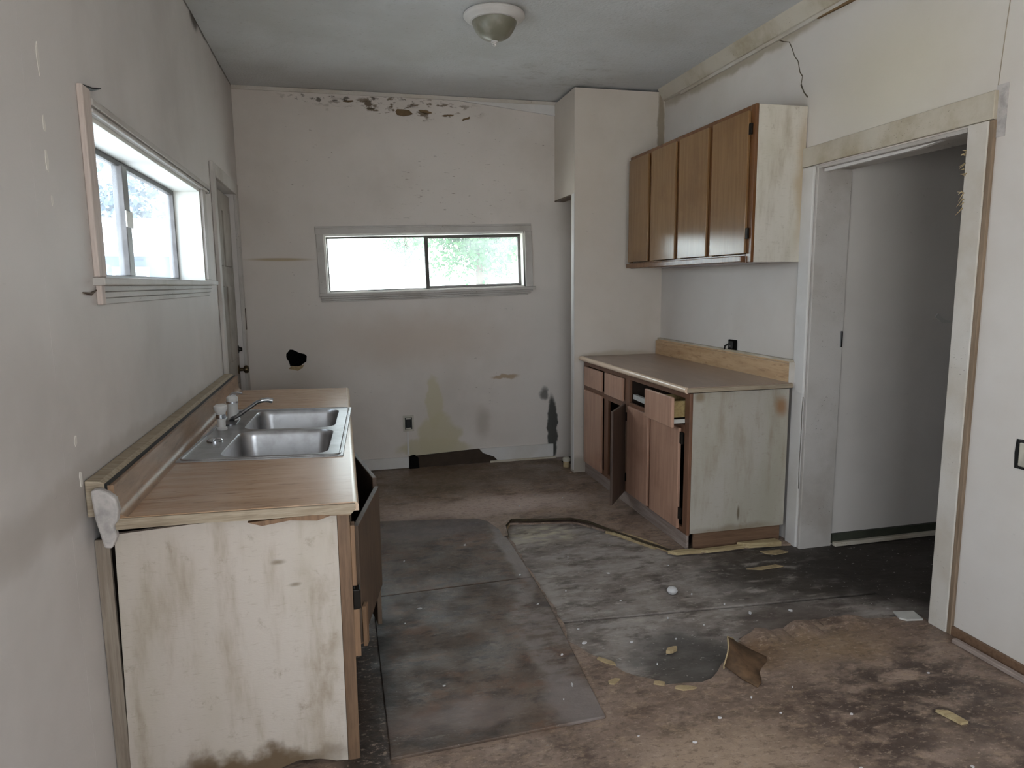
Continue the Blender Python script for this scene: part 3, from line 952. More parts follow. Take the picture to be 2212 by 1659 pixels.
def part(mb, name, mat, parent, bevel=0.002, smooth=False, seg=2):
    bmesh.ops.translate(mb.bm, vec=-loc_of(parent), verts=mb.bm.verts)
    return mb.build(name, mat, parent, bevel=bevel, smooth=smooth, seg=seg)


mb = MB()
mb.prism([(2.325, 2.172), (3.505, 2.168), (3.505, 2.270), (2.325, 2.280)], 0, XR - 0.022, XR)
part(mb, 'head_casing', M['trim_dirty'], d1, 0.003)
part(MB().box(XR - 0.018, XR, 3.405, 3.505, -0.01, 2.165), 'side_casing', M['trim_white'], d1, 0.006)
part(MB().box(XR - 0.020, XR, 2.345, 2.440, 0.0, 2.170), 'side_casing', M['trim'], d1, 0.004)
part(MB().box(XR - 0.016, XR, 2.322, 2.345, 0.0, 2.170), 'casing_edge', wood('bare brown casing edge', lin(140, 120, 100), lin(116, 98, 80), axis=2, rough=0.7), d1, 0.003)
part(MB().box(XR - 0.003, XR + 0.212, 3.385, 3.403, -0.015, 2.165), 'jamb', M['trim_grey'], d1, 0.003)
part(MB().box(XR - 0.003, XR + 0.212, 2.438, 2.456, -0.015, 2.165), 'jamb', M['trim_grey'], d1, 0.003)
part(MB().box(XR - 0.003, XR + 0.212, 2.456, 3.385, 2.147, 2.165), 'head_jamb', M['trim_grey'], d1, 0.003)
mb = MB()
mb.prism([(2.75, 2.132), (3.37, 2.128), (3.37, 2.146), (2.60, 2.146)], 0, XR + 0.02, XR + 0.045)
part(mb, 'door_stop', M['trim_white'], d1, 0.002)
part(MB().box(XR + 0.195, XR + 0.208, 3.379, 3.386, 1.17, 1.26), 'strike_plate', M['chrome_dull'], d1, 0.002)
# frayed splinters high on the near casing
for k in range(16):
    z = 1.84 + R_.random() * 0.25
    y = 2.438 + R_.uniform(-0.012, 0.004)
    mb = MB().tube([(XR - 0.021, y, z), (XR - 0.026, y + R_.uniform(0.010, 0.030), z - R_.uniform(-0.01, 0.035))], [0.003, 0.0008], 5)
    part(mb, 'splinter', M['chip_tan'], d1, 0)
# crack line down the far casing
mb = MB()
cp = [(3.40 + R_.uniform(-.004, .004), 0.35 + 0.09 * i) for i in range(7)]
mb.prism([(a - .002, b) for a, b in cp] + [(a + .002, b) for a, b in cp[::-1]], 0, XR - 0.0195, XR - 0.018)
part(mb, 'paint_crack', flat('old paint crack', lin(112, 104, 94), rough=0.9), d1, 0)

# ------------------------------------------------------------------ door_2: outside door on the left wall
d2 = setting('door_2', (XL, 5.10, 0))
part(MB().box(XL, XL + 0.022, 4.592, 4.672, 0.0, 2.29), 'side_casing', M['trim_grey'], d2, 0.004)
part(MB().box(XL, XL + 0.022, 5.538, 5.64, 0.0, 2.29), 'side_casing', M['trim_grey'], d2, 0.004)
part(MB().box(XL, XL + 0.024, 4.672, 5.538, 2.208, 2.29), 'head_casing', M['trim_grey'], d2, 0.004)
door_paint = painted('dirty door paint', lin(150, 142, 134), dirt=lin(96, 86, 76), dirt_amt=0.8, specks=0.9, scale=2.6, stretch=(1, 1, 3))
leaf = part(MB().box(XL - 0.075, XL - 0.03, 4.685, 5.525, 0.02, 2.185), 'door_leaf', door_paint, d2, 0.003)
for (y0, y1) in ((4.78, 5.06), (5.15, 5.43)):
    for (z0, z1) in ((0.25, 0.85), (1.02, 1.55), (1.68, 2.06)):
        mb = MB().box(XL - 0.036, XL - 0.022, y0, y1, z0, z1)
        bmesh.ops.translate(mb.bm, vec=-Vector((XL, 5.10, 0)), verts=mb.bm.verts)
        mb.build('raised_panel', door_paint, leaf, bevel=0.010, seg=1)
part(MB().lathe([(0.030, 0), (0.030, 0.010), (0.018, 0.014), (0.014, 0.030), (0.016, 0.034)], (XL - 0.03, 5.45, 1.085), 20, axis=0), 'deadbolt', M['dark_metal'], d2, 0, True)
part(MB().lathe([(0.033, 0), (0.033, 0.006), (0.013, 0.012), (0.012, 0.034), (0.027, 0.042), (0.030, 0.058), (0.024, 0.070), (0.010, 0.075)], (XL - 0.03, 5.45, 0.935), 24, axis=0), 'door_knob', M['brass'], d2, 0, True)
part(MB().box(XL + 0.022, XL + 0.026, 5.60, 5.625, 1.22, 1.38), 'rust_plate', M['old_brown'], d2, 0.001)
part(MB().box(XL - 0.16, XL - 0.08, 4.675, 5.535, 0.0, 2.205), 'weather_board', M['black'], d2, 0)

# ------------------------------------------------------------------ window_1 on the left wall
w1 = setting('window_1', (XL, 3.35, 1.58))
# lining boards
XO = XL - 0.135
part(MB().box(XO, XL, 2.46, 4.232, 2.062, 2.080), 'head_lining', M['jamb_white'], w1, 0.001)
part(MB().box(XO, XL, 4.214, 4.232, 1.580, 2.062), 'side_lining', M['jamb_white'], w1, 0.001)
part(MB().box(XO, XL, 2.46, 2.478, 1.580, 2.062), 'side_lining', M['jamb_white'], w1, 0.001)
part(MB().box(XL, XL + 0.018, 2.385, 2.455, 1.580, 2.145), 'side_casing', M['raw_wood'], w1, 0.004)
part(MB().box(XL, XL + 0.016, 4.230, 4.315, 1.585, 2.080), 'side_casing', M['trim_grey'], w1, 0.003)
hc = part(MB().box(XL, XL + 0.012, 2.455, 4.43, 2.076, 2.122), 'head_casing', M['trim_grey'], w1, 0.002)
part(MB().box(XL, XL + 0.022, 2.455, 4.43, 2.098, 2.122), 'head_bead', M['trim_grey'], w1, 0.004)
part(MB().box(XL, XL + 0.022, 2.455, 4.40, 2.078, 2.090), 'head_bead', M['trim_grey'], w1, 0.003)
part(MB().box(XL, XL + 0.018, 4.40, 4.455, 2.082, 2.108), 'rotten_end', M['soot'], w1, 0.004)
part(MB().box(XO, XL + 0.034, 2.375, 4.425, 1.555, 1.580), 'sill', M['trim_grey'], w1, 0.004)
for k, (z0, z1, xx) in enumerate(((1.5365, 1.555, 0.013), (1.5165, 1.535, 0.010), (1.496, 1.515, 0.007))):
    part(MB().box(XL, XL + xx, 2.405, 4.33 - 0.03 * k, z0, z1), 'apron_board', M['trim_grey'], w1, 0.002)
part(MB().box(XL + 0.001, XL + 0.018, 2.390, 2.425, 1.496, 1.556), 'apron_end', M['raw_wood'], w1, 0.003)
XF = XL - 0.13
part(MB().box(XF - 0.03, XF, 2.478, 4.214, 2.040, 2.062), 'frame_rail', M['alu_dark'], w1, 0.002)
part(MB().box(XF - 0.03, XF, 2.478, 4.214, 1.580, 1.596), 'frame_rail', M['alu'], w1, 0.002)
part(MB().box(XF - 0.03, XF, 2.478, 2.500, 1.596, 2.040), 'frame_stile', M['alu'], w1, 0.002)
part(MB().box(XF - 0.03, XF, 4.192, 4.214, 1.596, 2.040), 'frame_stile', M['alu'], w1, 0.002)
mu = part(MB().box(XF - 0.03, XF + 0.012, 3.235, 3.305, 1.596, 2.045), 'meeting_stile', M['alu'], w1, 0.003)
mb = MB().box(XF + 0.012, XF + 0.018, 3.225, 3.315, 1.795, 1.862)
bmesh.ops.translate(mb.bm, vec=-Vector((XL, 3.35, 1.58)), verts=mb.bm.verts)
tag(mb.build('latch_plate', M['jamb_white'], mu, bevel=0.002), 'white latch plate')
part(MB().box(XF - 0.012, XF - 0.008, 2.50, 3.24, 1.594, 2.042), 'pane', M['glass_left'], w1, 0)
part(MB().box(XF - 0.022, XF - 0.018, 3.30, 4.195, 1.594, 2.042), 'pane', M['glass_left'], w1, 0)
# splinter of wood above the casing
mb = MB().tube([(XL + 0.004, 2.43, 2.148), (XL + 0.010, 2.50, 2.156), (XL + 0.014, 2.575, 2.178)], [0.006, 0.006, 0.002], 6)
part(mb, 'splinter', M['soot'], w1, 0)
mb = MB().tube([(XL + 0.004, 2.27, 1.535), (XL + 0.006, 2.33, 1.530), (XL + 0.003, 2.39, 1.541)], [0.002, 0.005, 0.002], 6)
part(mb, 'splinter', M['old_brown'], w1, 0)

# ------------------------------------------------------------------ window_2 in the back wall (hangs slightly crooked)
w2 = setting('window_2', (0.708, YB, 1.735), (0, -0.0223, 0))
LX = 0.82
def p2(mb, name, mat, parent=w2, bevel=0.002):
    return mb.build(name, mat, parent, bevel=bevel)
p2(MB().box(-0.88, 0.885, -0.016, 0, 0.228, 0.290), 'head_casing', M['trim_grey'])
p2(MB().box(-0.88, 0.885, -0.024, 0, 0.272, 0.286), 'head_bead', M['trim_grey'], bevel=0.004)
p2(MB().box(-0.875, -0.815, -0.018, 0, -0.235, 0.228), 'side_casing', M['trim_grey'], bevel=0.004)
p2(MB().box(0.828, 0.890, -0.018, 0, -0.235, 0.228), 'side_casing', M['trim_grey'], bevel=0.004)
p2(MB().box(-0.88, 0.905, -0.045, 0.10, -0.260, -0.235), 'sill', M['trim_grey'], bevel=0.004)
for k, (z0, z1, dd) in enumerate(((-0.276, -0.260, 0.024), (-0.292, -0.278, 0.020), (-0.305, -0.294, 0.016))):
    p2(MB().box(-0.865, 0.885 - 0.02 * k, -dd, 0, z0, z1), 'apron_board', M['trim_grey'])
p2(MB().box(-0.818, 0.820, 0.0, 0.11, 0.212, 0.228), 'head_lining', M['jamb_white'])
p2(MB().box(-0.818, -0.802, 0.0, 0.11, -0.235, 0.212), 'side_lining', M['jamb_white'])
p2(MB().box(0.812, 0.828, 0.0, 0.11, -0.235, 0.212), 'side_lining', M['jamb_white'])
p2(MB().box(-0.802, 0.812, 0.09, 0.12, 0.198, 0.212), 'frame_rail', M['alu_dark'])
p2(MB().box(-0.802, 0.812, 0.09, 0.12, -0.235, -0.218), 'frame_rail', M['alu'])
p2(MB().box(-0.802, -0.790, 0.09, 0.12, -0.218, 0.198), 'frame_stile', M['alu'])
p2(MB().box(0.790, 0.812, 0.09, 0.12, -0.218, 0.198), 'frame_stile', M['alu'])
p2(MB().box(-0.012, 0.018, 0.075, 0.118, -0.225, 0.205), 'meeting_stile', M['alu_dark'])
p2(MB().box(0.018, 0.80, 0.092, 0.118, -0.222, -0.204), 'sash_rail', M['alu'])
p2(MB().box(0.018, 0.80, 0.092, 0.118, 0.186, 0.200), 'sash_rail', M['alu_dark'])
p2(MB().box(-0.792, -0.008, 0.108, 0.112, -0.220, 0.200), 'pane', M['glass_back'], bevel=0)
p2(MB().box(0.014, 0.795, 0.098, 0.102, -0.208, 0.192), 'pane', M['glass_back'], bevel=0)

# frame of the unseen rear window, sized to bring light from behind
w3 = setting('unseen_window_3', (0.60, YR, 1.30))
for (x0, x1, z0, z1) in ((-0.9, 0.9, 0.85, 0.90), (-0.9, 0.9, -0.90, -0.85), (-0.9, -0.85, -0.85, 0.85), (0.85, 0.9, -0.85, 0.85), (-0.03, 0.03, -0.85, 0.85)):
    MB().box(x0, x1, -0.10, -0.04, z0, z1).build('frame_bar', M['trim_white'], w3, bevel=0.003)

w4 = setting('unseen_window_4', (XL - 0.10, 0.15, 1.45))  # unseen left window, added to light the right wall
for (y0, y1, z0, z1) in ((-0.85, 0.85, 0.65, 0.70), (-0.85, 0.85, -0.70, -0.65), (-0.85, -0.80, -0.65, 0.65), (0.80, 0.85, -0.65, 0.65), (-0.03, 0.03, -0.65, 0.65)):
    MB().box(-0.03, 0.03, y0, y1, z0, z1).build('frame_bar', M['trim_white'], w4, bevel=0.003)

# ------------------------------------------------------------------ sink cabinet with its parts (left)
CL = Vector((0.0, 2.16, 0.0))
sc = thing('sink_cabinet', 'battered sink base cabinet with stained off-white end panel along the left wall', 'cabinet', CL)
mb = MB()
bot = [(-0.69, 0.0), (-0.56, 0.0), (-0.52, 0.012), (-0.46, 0.004), (-0.40, 0.022), (-0.33, 0.016), (-0.27, 0.004), (-0.20, 0.026), (-0.13, 0.020), (-0.08, 0.004), (-0.043, 0.0)]
mb.prism(bot + [(-0.043, 0.856), (-0.25, 0.853), (-0.47, 0.847), (-0.672, 0.836)], 1, 2.160, 2.176)
part(mb, 'end_panel', M['panel_left'], sc, 0)
part(MB().box(-0.70, -0.024, 4.56, 4.576, 0.0, 0.855), 'end_panel', M['panel_left'], sc, 0)
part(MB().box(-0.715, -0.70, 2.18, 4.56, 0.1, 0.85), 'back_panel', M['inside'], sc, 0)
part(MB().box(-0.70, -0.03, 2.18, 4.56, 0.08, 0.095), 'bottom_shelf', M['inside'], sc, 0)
part(MB().box(-0.085, -0.065, 2.18, 4.56, 0.0, 0.08), 'toe_kick', M['old_brown'], sc, 0)
part(MB().box(-0.728, -0.690, 2.170, 2.182, 0.0, 0.82), 'scribe_strip', wood('grey scribe strip', lin(150, 138, 124), lin(128, 114, 100), axis=2, rough=0.7), sc, 0)  # grey tone also stands in for the shaded wall in the gap
# front frame: stiles and rails, the near stile split
for (y0, y1) in ((2.156, 2.20), (2.70, 2.745), (3.26, 3.31), (3.87, 3.92), (4.525, 4.576)):
    if y0 < 2.2:
        part(MB().box(-0.042, -0.004, y0, y1, 0.0, 0.855), 'frame_stile', M['near_stile'], sc, 0.002)
    else:
        part(MB().box(-0.024, -0.004, y0, y1, 0.10, 0.855), 'frame_stile', M['old_brown'], sc, 0.002)
part(MB().box(-0.0235, -0.0045, 2.20, 4.525, 0.815, 0.853), 'frame_rail', M['old_brown'], sc, 0.002)
part(MB().box(-0.0235, -0.0045, 2.20, 4.525, 0.10, 0.14), 'frame_rail', M['old_brown'], sc, 0.002)
part(MB().box(-0.004, 0.010, 2.158, 2.20, 0.60, 0.80), 'split_strip', M['orange_ply'], sc, 0.002)
mb = MB()
mb.prism([(2.158, 0.36), (2.195, 0.37), (2.20, 0.49), (2.158, 0.52)], 0, -0.004, 0.014)
part(mb, 'split_strip', M['orange_ply'], sc, 0)
part(MB().box(-0.004, 0.020, 2.160, 2.20, 0.52, 0.585), 'hinge', M['dark_metal'], sc, 0.003)


def swung_door(name, mat, parent, hinge, ang, width, z0, z1, thick=0.018, closed_dir=1, handle=None):
    """door leaf hinged on a vertical line; ang turns it out of the closed plane"""
    h = Vector(hinge)
    m = Matrix.Rotation(ang, 3, 'Z')
    pts = []
    y0, y1 = (0, width) if closed_dir > 0 else (-width, 0)
    for z in (z0, z1):
        for (x, y) in ((-0.0, y0), (thick, y0), (thick, y1), (-0.0, y1)):
            q = m @ Vector((x, y, 0))
            pts.append((h.x + q.x, h.y + q.y, z))
    mb = MB().hexa(pts)
    return part(mb, name, mat, parent, 0.003)


swung_door('door', M['old_brown'], sc, (0.004, 2.225, 0), -0.20, 0.45, 0.37, 0.775)
swung_door('door', M['old_brown'], sc, (0.004, 3.28, 0), 0.16, 0.54, 0.16, 0.785, closed_dir=-1)
swung_door('door', M['old_brown'], sc, (0.0, 3.32, 0), 0.0, 0.56, 0.13, 0.83)
swung_door('door', M['old_brown'], sc, (0.0, 3.93, 0), 0.0, 0.56, 0.13, 0.83)
mb = MB()
mb.prism([(0.0, 0.34), (0.03, 0.35), (0.035, 0.43), (0.0, 0.45)], 1, 2.26, 2.272)
part(mb, 'broken_strip', M['orange_ply'], sc, 0)
mb = MB().box(0.026, 0.040, 2.215, 2.25, 0.36, 0.50, rz=-0.2)
part(mb, 'broken_strip', M['orange_ply'], sc, 0.002)

# countertop with splashback: one worktop
wt = thing('countertop', 'wood print laminate countertop with raised splashback holding the steel sink', 'countertop', (-0.35, 2.13, 0.86))
ZL, ZR = 0.897, 0.886     # the slab dips a little towards its front edge
def ztop(x): return ZL + (ZR - ZL) * (x + 0.65) / 0.67
SC = Vector((-0.300, 3.285, 0))
SROT = -0.045
def sink_xy(x, y):
    c_, s_ = math.cos(SROT), math.sin(SROT)
    return (SC.x + c_ * x - s_ * y, SC.y + s_ * x + c_ * y)
hole = [sink_xy(*p) for p in ((-0.285, -0.515), (0.285, -0.515), (0.285, 0.515), (-0.285, 0.515))]
outr = [(-0.65, 2.125), (0.008, 2.130), (0.008, 4.60), (-0.65, 4.615)]
mb = MB()
TH = 0.028
vt = [mb.bm.verts.new((x, y, ztop(x))) for x, y in outr]
vh = [mb.bm.verts.new((x, y, ztop(x))) for x, y in hole]
ut = [mb.bm.verts.new((x, y, ztop(x) - TH)) for x, y in outr]
uh = [mb.bm.verts.new((x, y, ztop(x) - TH)) for x, y in hole]
for k in range(4):
    k2 = (k + 1) % 4
    mb.bm.faces.new([vt[k], vt[k2], vh[k2], vh[k]])
    mb.bm.faces.new([ut[k], ut[k2], uh[k2], uh[k]])
    mb.bm.faces.new([vt[k], vt[k2], ut[k2], ut[k]])
    mb.bm.faces.new([vh[k], vh[k2], uh[k2], uh[k]])
part(mb, 'slab', M['lam_left'], wt, 0)
# rolled front edge
mb = MB()
pr = [(0.008, ZR - 0.030), (0.008, ZR)] + [(0.010 + 0.016 * math.cos(a), ZR - 0.016 + 0.016 * math.sin(a)) for a in [math.pi / 2 * (1 - k / 5) for k in range(6)]] + [(0.026, ZR - 0.030)]
mb.prism(pr, 1, 2.134, 4.60)
part(mb, 'rolled_edge', M['lam_edge'], wt, 0, True)
# bare chipboard at the sawn near end, hanging splinters
mb = MB()
mb.prism([(-0.655, ZL - 0.002), (-0.655, ZL - 0.034), (-0.45, ZL - 0.034), (-0.25, ZL - 0.040), (-0.12, ZR - 0.028), (0.0, ZR - 0.036), (0.016, ZR - 0.020), (0.014, ZR - 0.003)], 1, 2.118, 2.128)
part(mb, 'sawn_edge', M['core'], wt, 0)
mb = MB()
mb.prism([(-0.30, ZR - 0.036), (-0.16, ZR - 0.030), (0.0, ZR - 0.030), (0.0, ZR - 0.040), (-0.06, ZR - 0.036), (-0.10, ZR - 0.048), (-0.18, ZR - 0.040), (-0.26, ZR - 0.050)], 1, 2.122, 2.140)
part(mb, 'split_strip', M['orange_ply'], wt, 0)
# splashback: coved foot, flat face, worn top
mb = MB()
cove = [(-0.62, ZL - 0.001)] + [(-0.62 - 0.03 * math.sin(a), ZL + 0.03 - 0.03 * math.cos(a)) for a in [math.pi / 2 * k / 5 for k in range(1, 6)]]
mb.prism(cove + [(-0.652, 0.992), (-0.668, 0.992), (-0.668, ZL - 0.02), (-0.62, ZL - 0.02)], 1, 2.13, 4.61)
part(mb, 'splashback', M['splash_left'], wt, 0, True)
part(MB().box(-0.676, -0.664, 2.132, 4.60, 0.965, 0.9965), 'dark_gap', M['soot'], wt, 0)
tt = MB()
tt.prism([(-0.728, 0.90), (-0.673, 0.90), (-0.673, 0.994), (-0.690, 1.004), (-0.728, 1.008)], 1, 2.135, 4.62)
tag(part(tt, 'splashback_cap', M['core'], wt, 0.004), 'scraped pale top strip')
mb = MB()
cp = [(-0.706, 0.985), (-0.685, 0.990), (-0.660, 0.976), (-0.643, 0.958), (-0.638, 0.925), (-0.643, 0.892), (-0.655, 0.878), (-0.648, 0.846), (-0.664, 0.812), (-0.684, 0.816), (-0.692, 0.86), (-0.700, 0.90)]
mb.prism(cp, 1, 2.105, 2.134)
tag(part(mb, 'end_filler', M['caulk'], wt, 0.006), 'lumpy white filler on the sawn end')

# ------------------------------------------------------------------ sink
sk = thing('kitchen_sink', 'stainless steel double bowl drop-in sink in the left countertop', 'sink', (SC.x, SC.y, ztop(SC.x) + 0.001), (0, math.atan2(ZL - ZR, 0.67), SROT))
HX, HY = 0.305, 0.545
def rrect(x0, x1, y0, y1, r, n=6):
    out = []
    for (cx, cy, a0) in ((x1 - r, y1 - r, 0), (x0 + r, y1 - r, 90), (x0 + r, y0 + r, 180), (x1 - r, y0 + r, 270)):
        for k in range(n + 1):
            a = math.radians(a0 + 90 * k / n)
            out.append((cx + r * math.cos(a), cy + r * math.sin(a)))
    return out
bowls = [(-0.165, 0.245, -0.500, -0.022), (-0.165, 0.245, 0.022, 0.500)]
mb = MB()
for (bx0, bx1, by0, by1), (cy0, cy1) in zip(bowls, ((-HY, 0.0), (0.0, HY))):
    lp = rrect(bx0, bx1, by0, by1, 0.065)
    cx, cy = (bx0 + bx1) / 2, (by0 + by1) / 2
    out = []
    for (x, y) in lp:
        dx, dy = x - cx, y - cy
        tx = ((HX if dx > 0 else -HX) - cx) / dx if abs(dx) > 1e-6 else 1e9
        ty = ((cy1 if dy > 0 else cy0) - cy) / dy if abs(dy) > 1e-6 else 1e9
        q = min(tx, ty)
        out.append((cx + dx * q, cy + dy * q))
    # corner points of the cell snap
    for (kx, ky) in ((HX, cy0), (HX, cy1), (-HX, cy0), (-HX, cy1)):
        j = min(range(len(out)), key=lambda i: (out[i][0] - kx) ** 2 + (out[i][1] - ky) ** 2)
        out[j] = (kx, ky)
    n = len(lp)
    A = [mb.bm.verts.new((x, y, 0.004)) for x, y in lp]
    B = [mb.bm.verts.new((x, y, 0.004)) for x, y in out]
    for k in range(n):
        mb.bm.faces.new([A[k], A[(k + 1) % n], B[(k + 1) % n], B[k]])
rim_edge = rrect(-HX, HX, -HY, HY, 0.002, 1)
va = [mb.bm.verts.new((x, y, 0.004)) for x, y in rim_edge]
vb_ = [mb.bm.verts.new((x * 1.006, y * 1.004, -0.0005)) for x, y in rim_edge]
for k in range(len(va)):
    k2 = (k + 1) % len(va)
    mb.bm.faces.new([va[k], va[k2], vb_[k2], vb_[k]])
rim = mb.build('rim', M['steel'], sk)
# raised bead round the rim
mb = MB()
lp = rrect(-HX + 0.012, HX - 0.012, -HY + 0.012, HY - 0.012, 0.03)
mb.tube([(x, y, 0.004) for x, y in lp] + [(lp[0][0], lp[0][1], 0.004)], 0.0045, 8)
mb.build('rim_bead', M['steel'], sk, smooth=True)
for (bx0, bx1, by0, by1) in bowls:
    mb = MB()
    prev = None
    for (ins, z, r) in ((0.0, 0.004, 0.065), (0.004, -0.002, 0.063), (0.008, -0.02, 0.062), (0.018, -0.12, 0.06), (0.026, -0.145, 0.056), (0.045, -0.160, 0.045), (0.09, -0.165, 0.03)):
        ring = [mb.bm.verts.new((x, y, z)) for x, y in rrect(bx0 + ins, bx1 - ins, by0 + ins, by1 - ins, max(r, 0.02))]
        if prev:
            for k in range(len(ring)):
                k2 = (k + 1) % len(ring)
                mb.bm.faces.new([prev[k], prev[k2], ring[k2], ring[k]])
        prev = ring
    mb.bm.faces.new(prev)
    bo = mb.build('bowl', M['steel'], sk, smooth=True)
    MB().lathe([(0.045, 0.0), (0.045, 0.004), (0.036, 0.004), (0.030, 0.001), (0.004, 0.001)], ((bx0 + bx1) / 2, (by0 + by1) / 2, -0.165), 24).build('drain', M['chrome_dull'], bo, smooth=True)

zl = 0.006
fct = thing('faucet', 'chrome single-lever faucet with long thin spout swung over the sink', 'faucet', (-0.535, 3.555, ztop(-0.54) + zl), (0, 0, 0))
MB().lathe([(0.030, 0), (0.030, 0.010), (0.026, 0.014), (0.024, 0.085), (0.027, 0.090), (0.027, 0.112), (0.018, 0.122), (0.004, 0.124)], (0, 0, 0), 28).build('body', M['acrylic'], fct, smooth=True)
MB().lathe([(0.028, 0), (0.028, 0.008)], (0, 0, 0.086), 28).build('collar', M['chrome'], fct, smooth=True)
MB().tube([(-0.005, 0, 0.120), (0.006, 0.0, 0.130), (0.03, -0.01, 0.134), (0.05, -0.015, 0.133)], [0.010, 0.009, 0.007, 0.005], 12).build('lever', M['chrome'], fct, smooth=True)
MB().tube([(0.0, -0.05, 0.006), (-0.0, -0.025, 0.012), (0.035, 0.0, 0.03), (0.075, 0.02, 0.055), (0.11, 0.04, 0.078), (0.15, 0.05, 0.085), (0.172, 0.055, 0.078)], [0.012, 0.012, 0.010, 0.009, 0.009, 0.010, 0.010], 14).build('spout', M['chrome_dull'], fct, smooth=True)
MB().tube([(0.128, 0.046, 0.0845), (0.158, 0.0525, 0.085), (0.180, 0.058, 0.078)], [0.011, 0.0125, 0.0125], 14).build('spout_tip', M['chrome'], fct, smooth=True)
mb = MB()
mb.prism(rrect(-0.028, 0.028, -0.13, 0.06, 0.026), 2, -0.003, 0.004)
mb.build('base_plate', M['chrome_dull'], fct)

spr = thing('side_sprayer', 'white and chrome side sprayer standing beside the faucet', 'sprayer', (-0.555, 3.34, ztop(-0.56) + zl))
MB().lathe([(0.024, -0.004), (0.024, 0.008), (0.018, 0.012), (0.018, 0.05), (0.020, 0.052)], n=24).build('base', M['acrylic'], spr, smooth=True)
MB().lathe([(0.021, 0.052), (0.021, 0.070)], n=24).build('ring', M['chrome'], spr, smooth=True)
MB().lathe([(0.019, 0.070), (0.022, 0.080), (0.030, 0.096), (0.029, 0.108), (0.018, 0.116), (0.004, 0.118)], n=24).build('head', M['acrylic'], spr, smooth=True)
o = MB().lathe([(0.032, -0.004), (0.032, 0.004), (0.026, 0.010), (0.008, 0.012), (0.002, 0.012)], n=28).build('hole_cover', M['chrome'], smooth=True)
o.location = (-0.545, 3.09, ztop(-0.55) + zl)
tag(o, 'small round chrome hole cover on the sink ledge', 'cap')

# ------------------------------------------------------------------ right base cabinet
BX, BY = 1.88, 3.50
bc = thing('base_cabinet', 'brown wooden base cabinet with one open door against the right wall', 'cabinet', (BX, BY, 0))
def bpart(mb, name, mat, bevel=0.002, smooth=False):
    return part(mb, name, mat, bc, bevel, smooth)
bpart(MB().box(BX + 0.0205, 2.515, BY, BY + 0.014, 0.10, 0.925), 'end_panel', M['panel_right'], 0.001)
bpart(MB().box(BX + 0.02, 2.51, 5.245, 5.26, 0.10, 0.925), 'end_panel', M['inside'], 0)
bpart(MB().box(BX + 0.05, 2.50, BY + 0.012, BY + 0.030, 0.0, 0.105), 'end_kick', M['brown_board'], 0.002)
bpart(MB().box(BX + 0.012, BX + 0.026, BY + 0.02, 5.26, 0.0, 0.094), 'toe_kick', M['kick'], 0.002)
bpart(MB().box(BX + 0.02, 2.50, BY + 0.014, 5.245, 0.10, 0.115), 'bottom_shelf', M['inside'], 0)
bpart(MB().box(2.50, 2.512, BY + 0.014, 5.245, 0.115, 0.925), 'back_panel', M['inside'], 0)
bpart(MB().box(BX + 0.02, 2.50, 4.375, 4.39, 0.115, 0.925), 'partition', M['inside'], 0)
# face frame
for (y0, y1) in ((3.500, 3.555), (4.345, 4.425), (5.205, 5.26)):
    bpart(MB().box(BX, BX + 0.02, y0, y1, 0.094, 0.925), 'frame_stile', M['base_frame'])
bpart(MB().box(BX + 0.001, BX + 0.0195, 4.735, 4.815, 0.11, 0.90), 'frame_stile', M['base_frame'])
for (z0, z1) in ((0.890, 0.925), (0.685, 0.735), (0.094, 0.125)):
    bpart(MB().box(BX + 0.0008, BX + 0.0192, 3.555, 4.345, z0, z1), 'frame_rail', M['base_frame'])
    bpart(MB().box(BX + 0.0008, BX + 0.0192, 4.425, 5.205, z0, z1), 'frame_rail', M['base_frame'])
bpart(MB().box(BX + 0.0012, BX + 0.019, 3.960, 4.02, 0.125, 0.70), 'frame_stile', M['base_frame'])
XD = BX - 0.018
bpart(MB().box(XD, BX, 4.835, 5.215, 0.735, 0.885), 'drawer_front', M['base_cab'], 0.003)
bpart(MB().box(XD, BX, 4.430, 4.770, 0.730, 0.890), 'drawer_front', M['base_cab'], 0.003)
bpart(MB().box(XD, BX, 4.835, 5.215, 0.108, 0.700), 'door', M['base_cab'], 0.003)
bpart(MB().box(XD, BX, 4.012, 4.342, 0.108, 0.712), 'door', M['base_cab'], 0.003)
d = bpart(MB().box(XD, BX, 3.592, 3.968, 0.108, 0.712), 'door', M['base_cab'], 0.003)
for z in (0.17, 0.62):
    bpart(MB().box(XD + 0.004, BX - 0.001, 3.560, 3.588, z, z + 0.07), 'hinge', M['dark_metal'], 0.002)
# the open door, swung past square on its near hinges; its shade is put into the colour
ang = math.radians(143)
od = swung_door('door', wood('door with painted shade', lin(84, 68, 58), lin(70, 56, 48), axis=2, rough=0.5), bc, (XD, 4.405, 0), ang, 0.335, 0.095, 0.720, thick=-0.018)
for z in (0.17, 0.60):
    bpart(MB().box(XD - 0.012, BX + 0.001, 4.385, 4.425, z, z + 0.06), 'hinge', M['dark_metal'], 0.002)
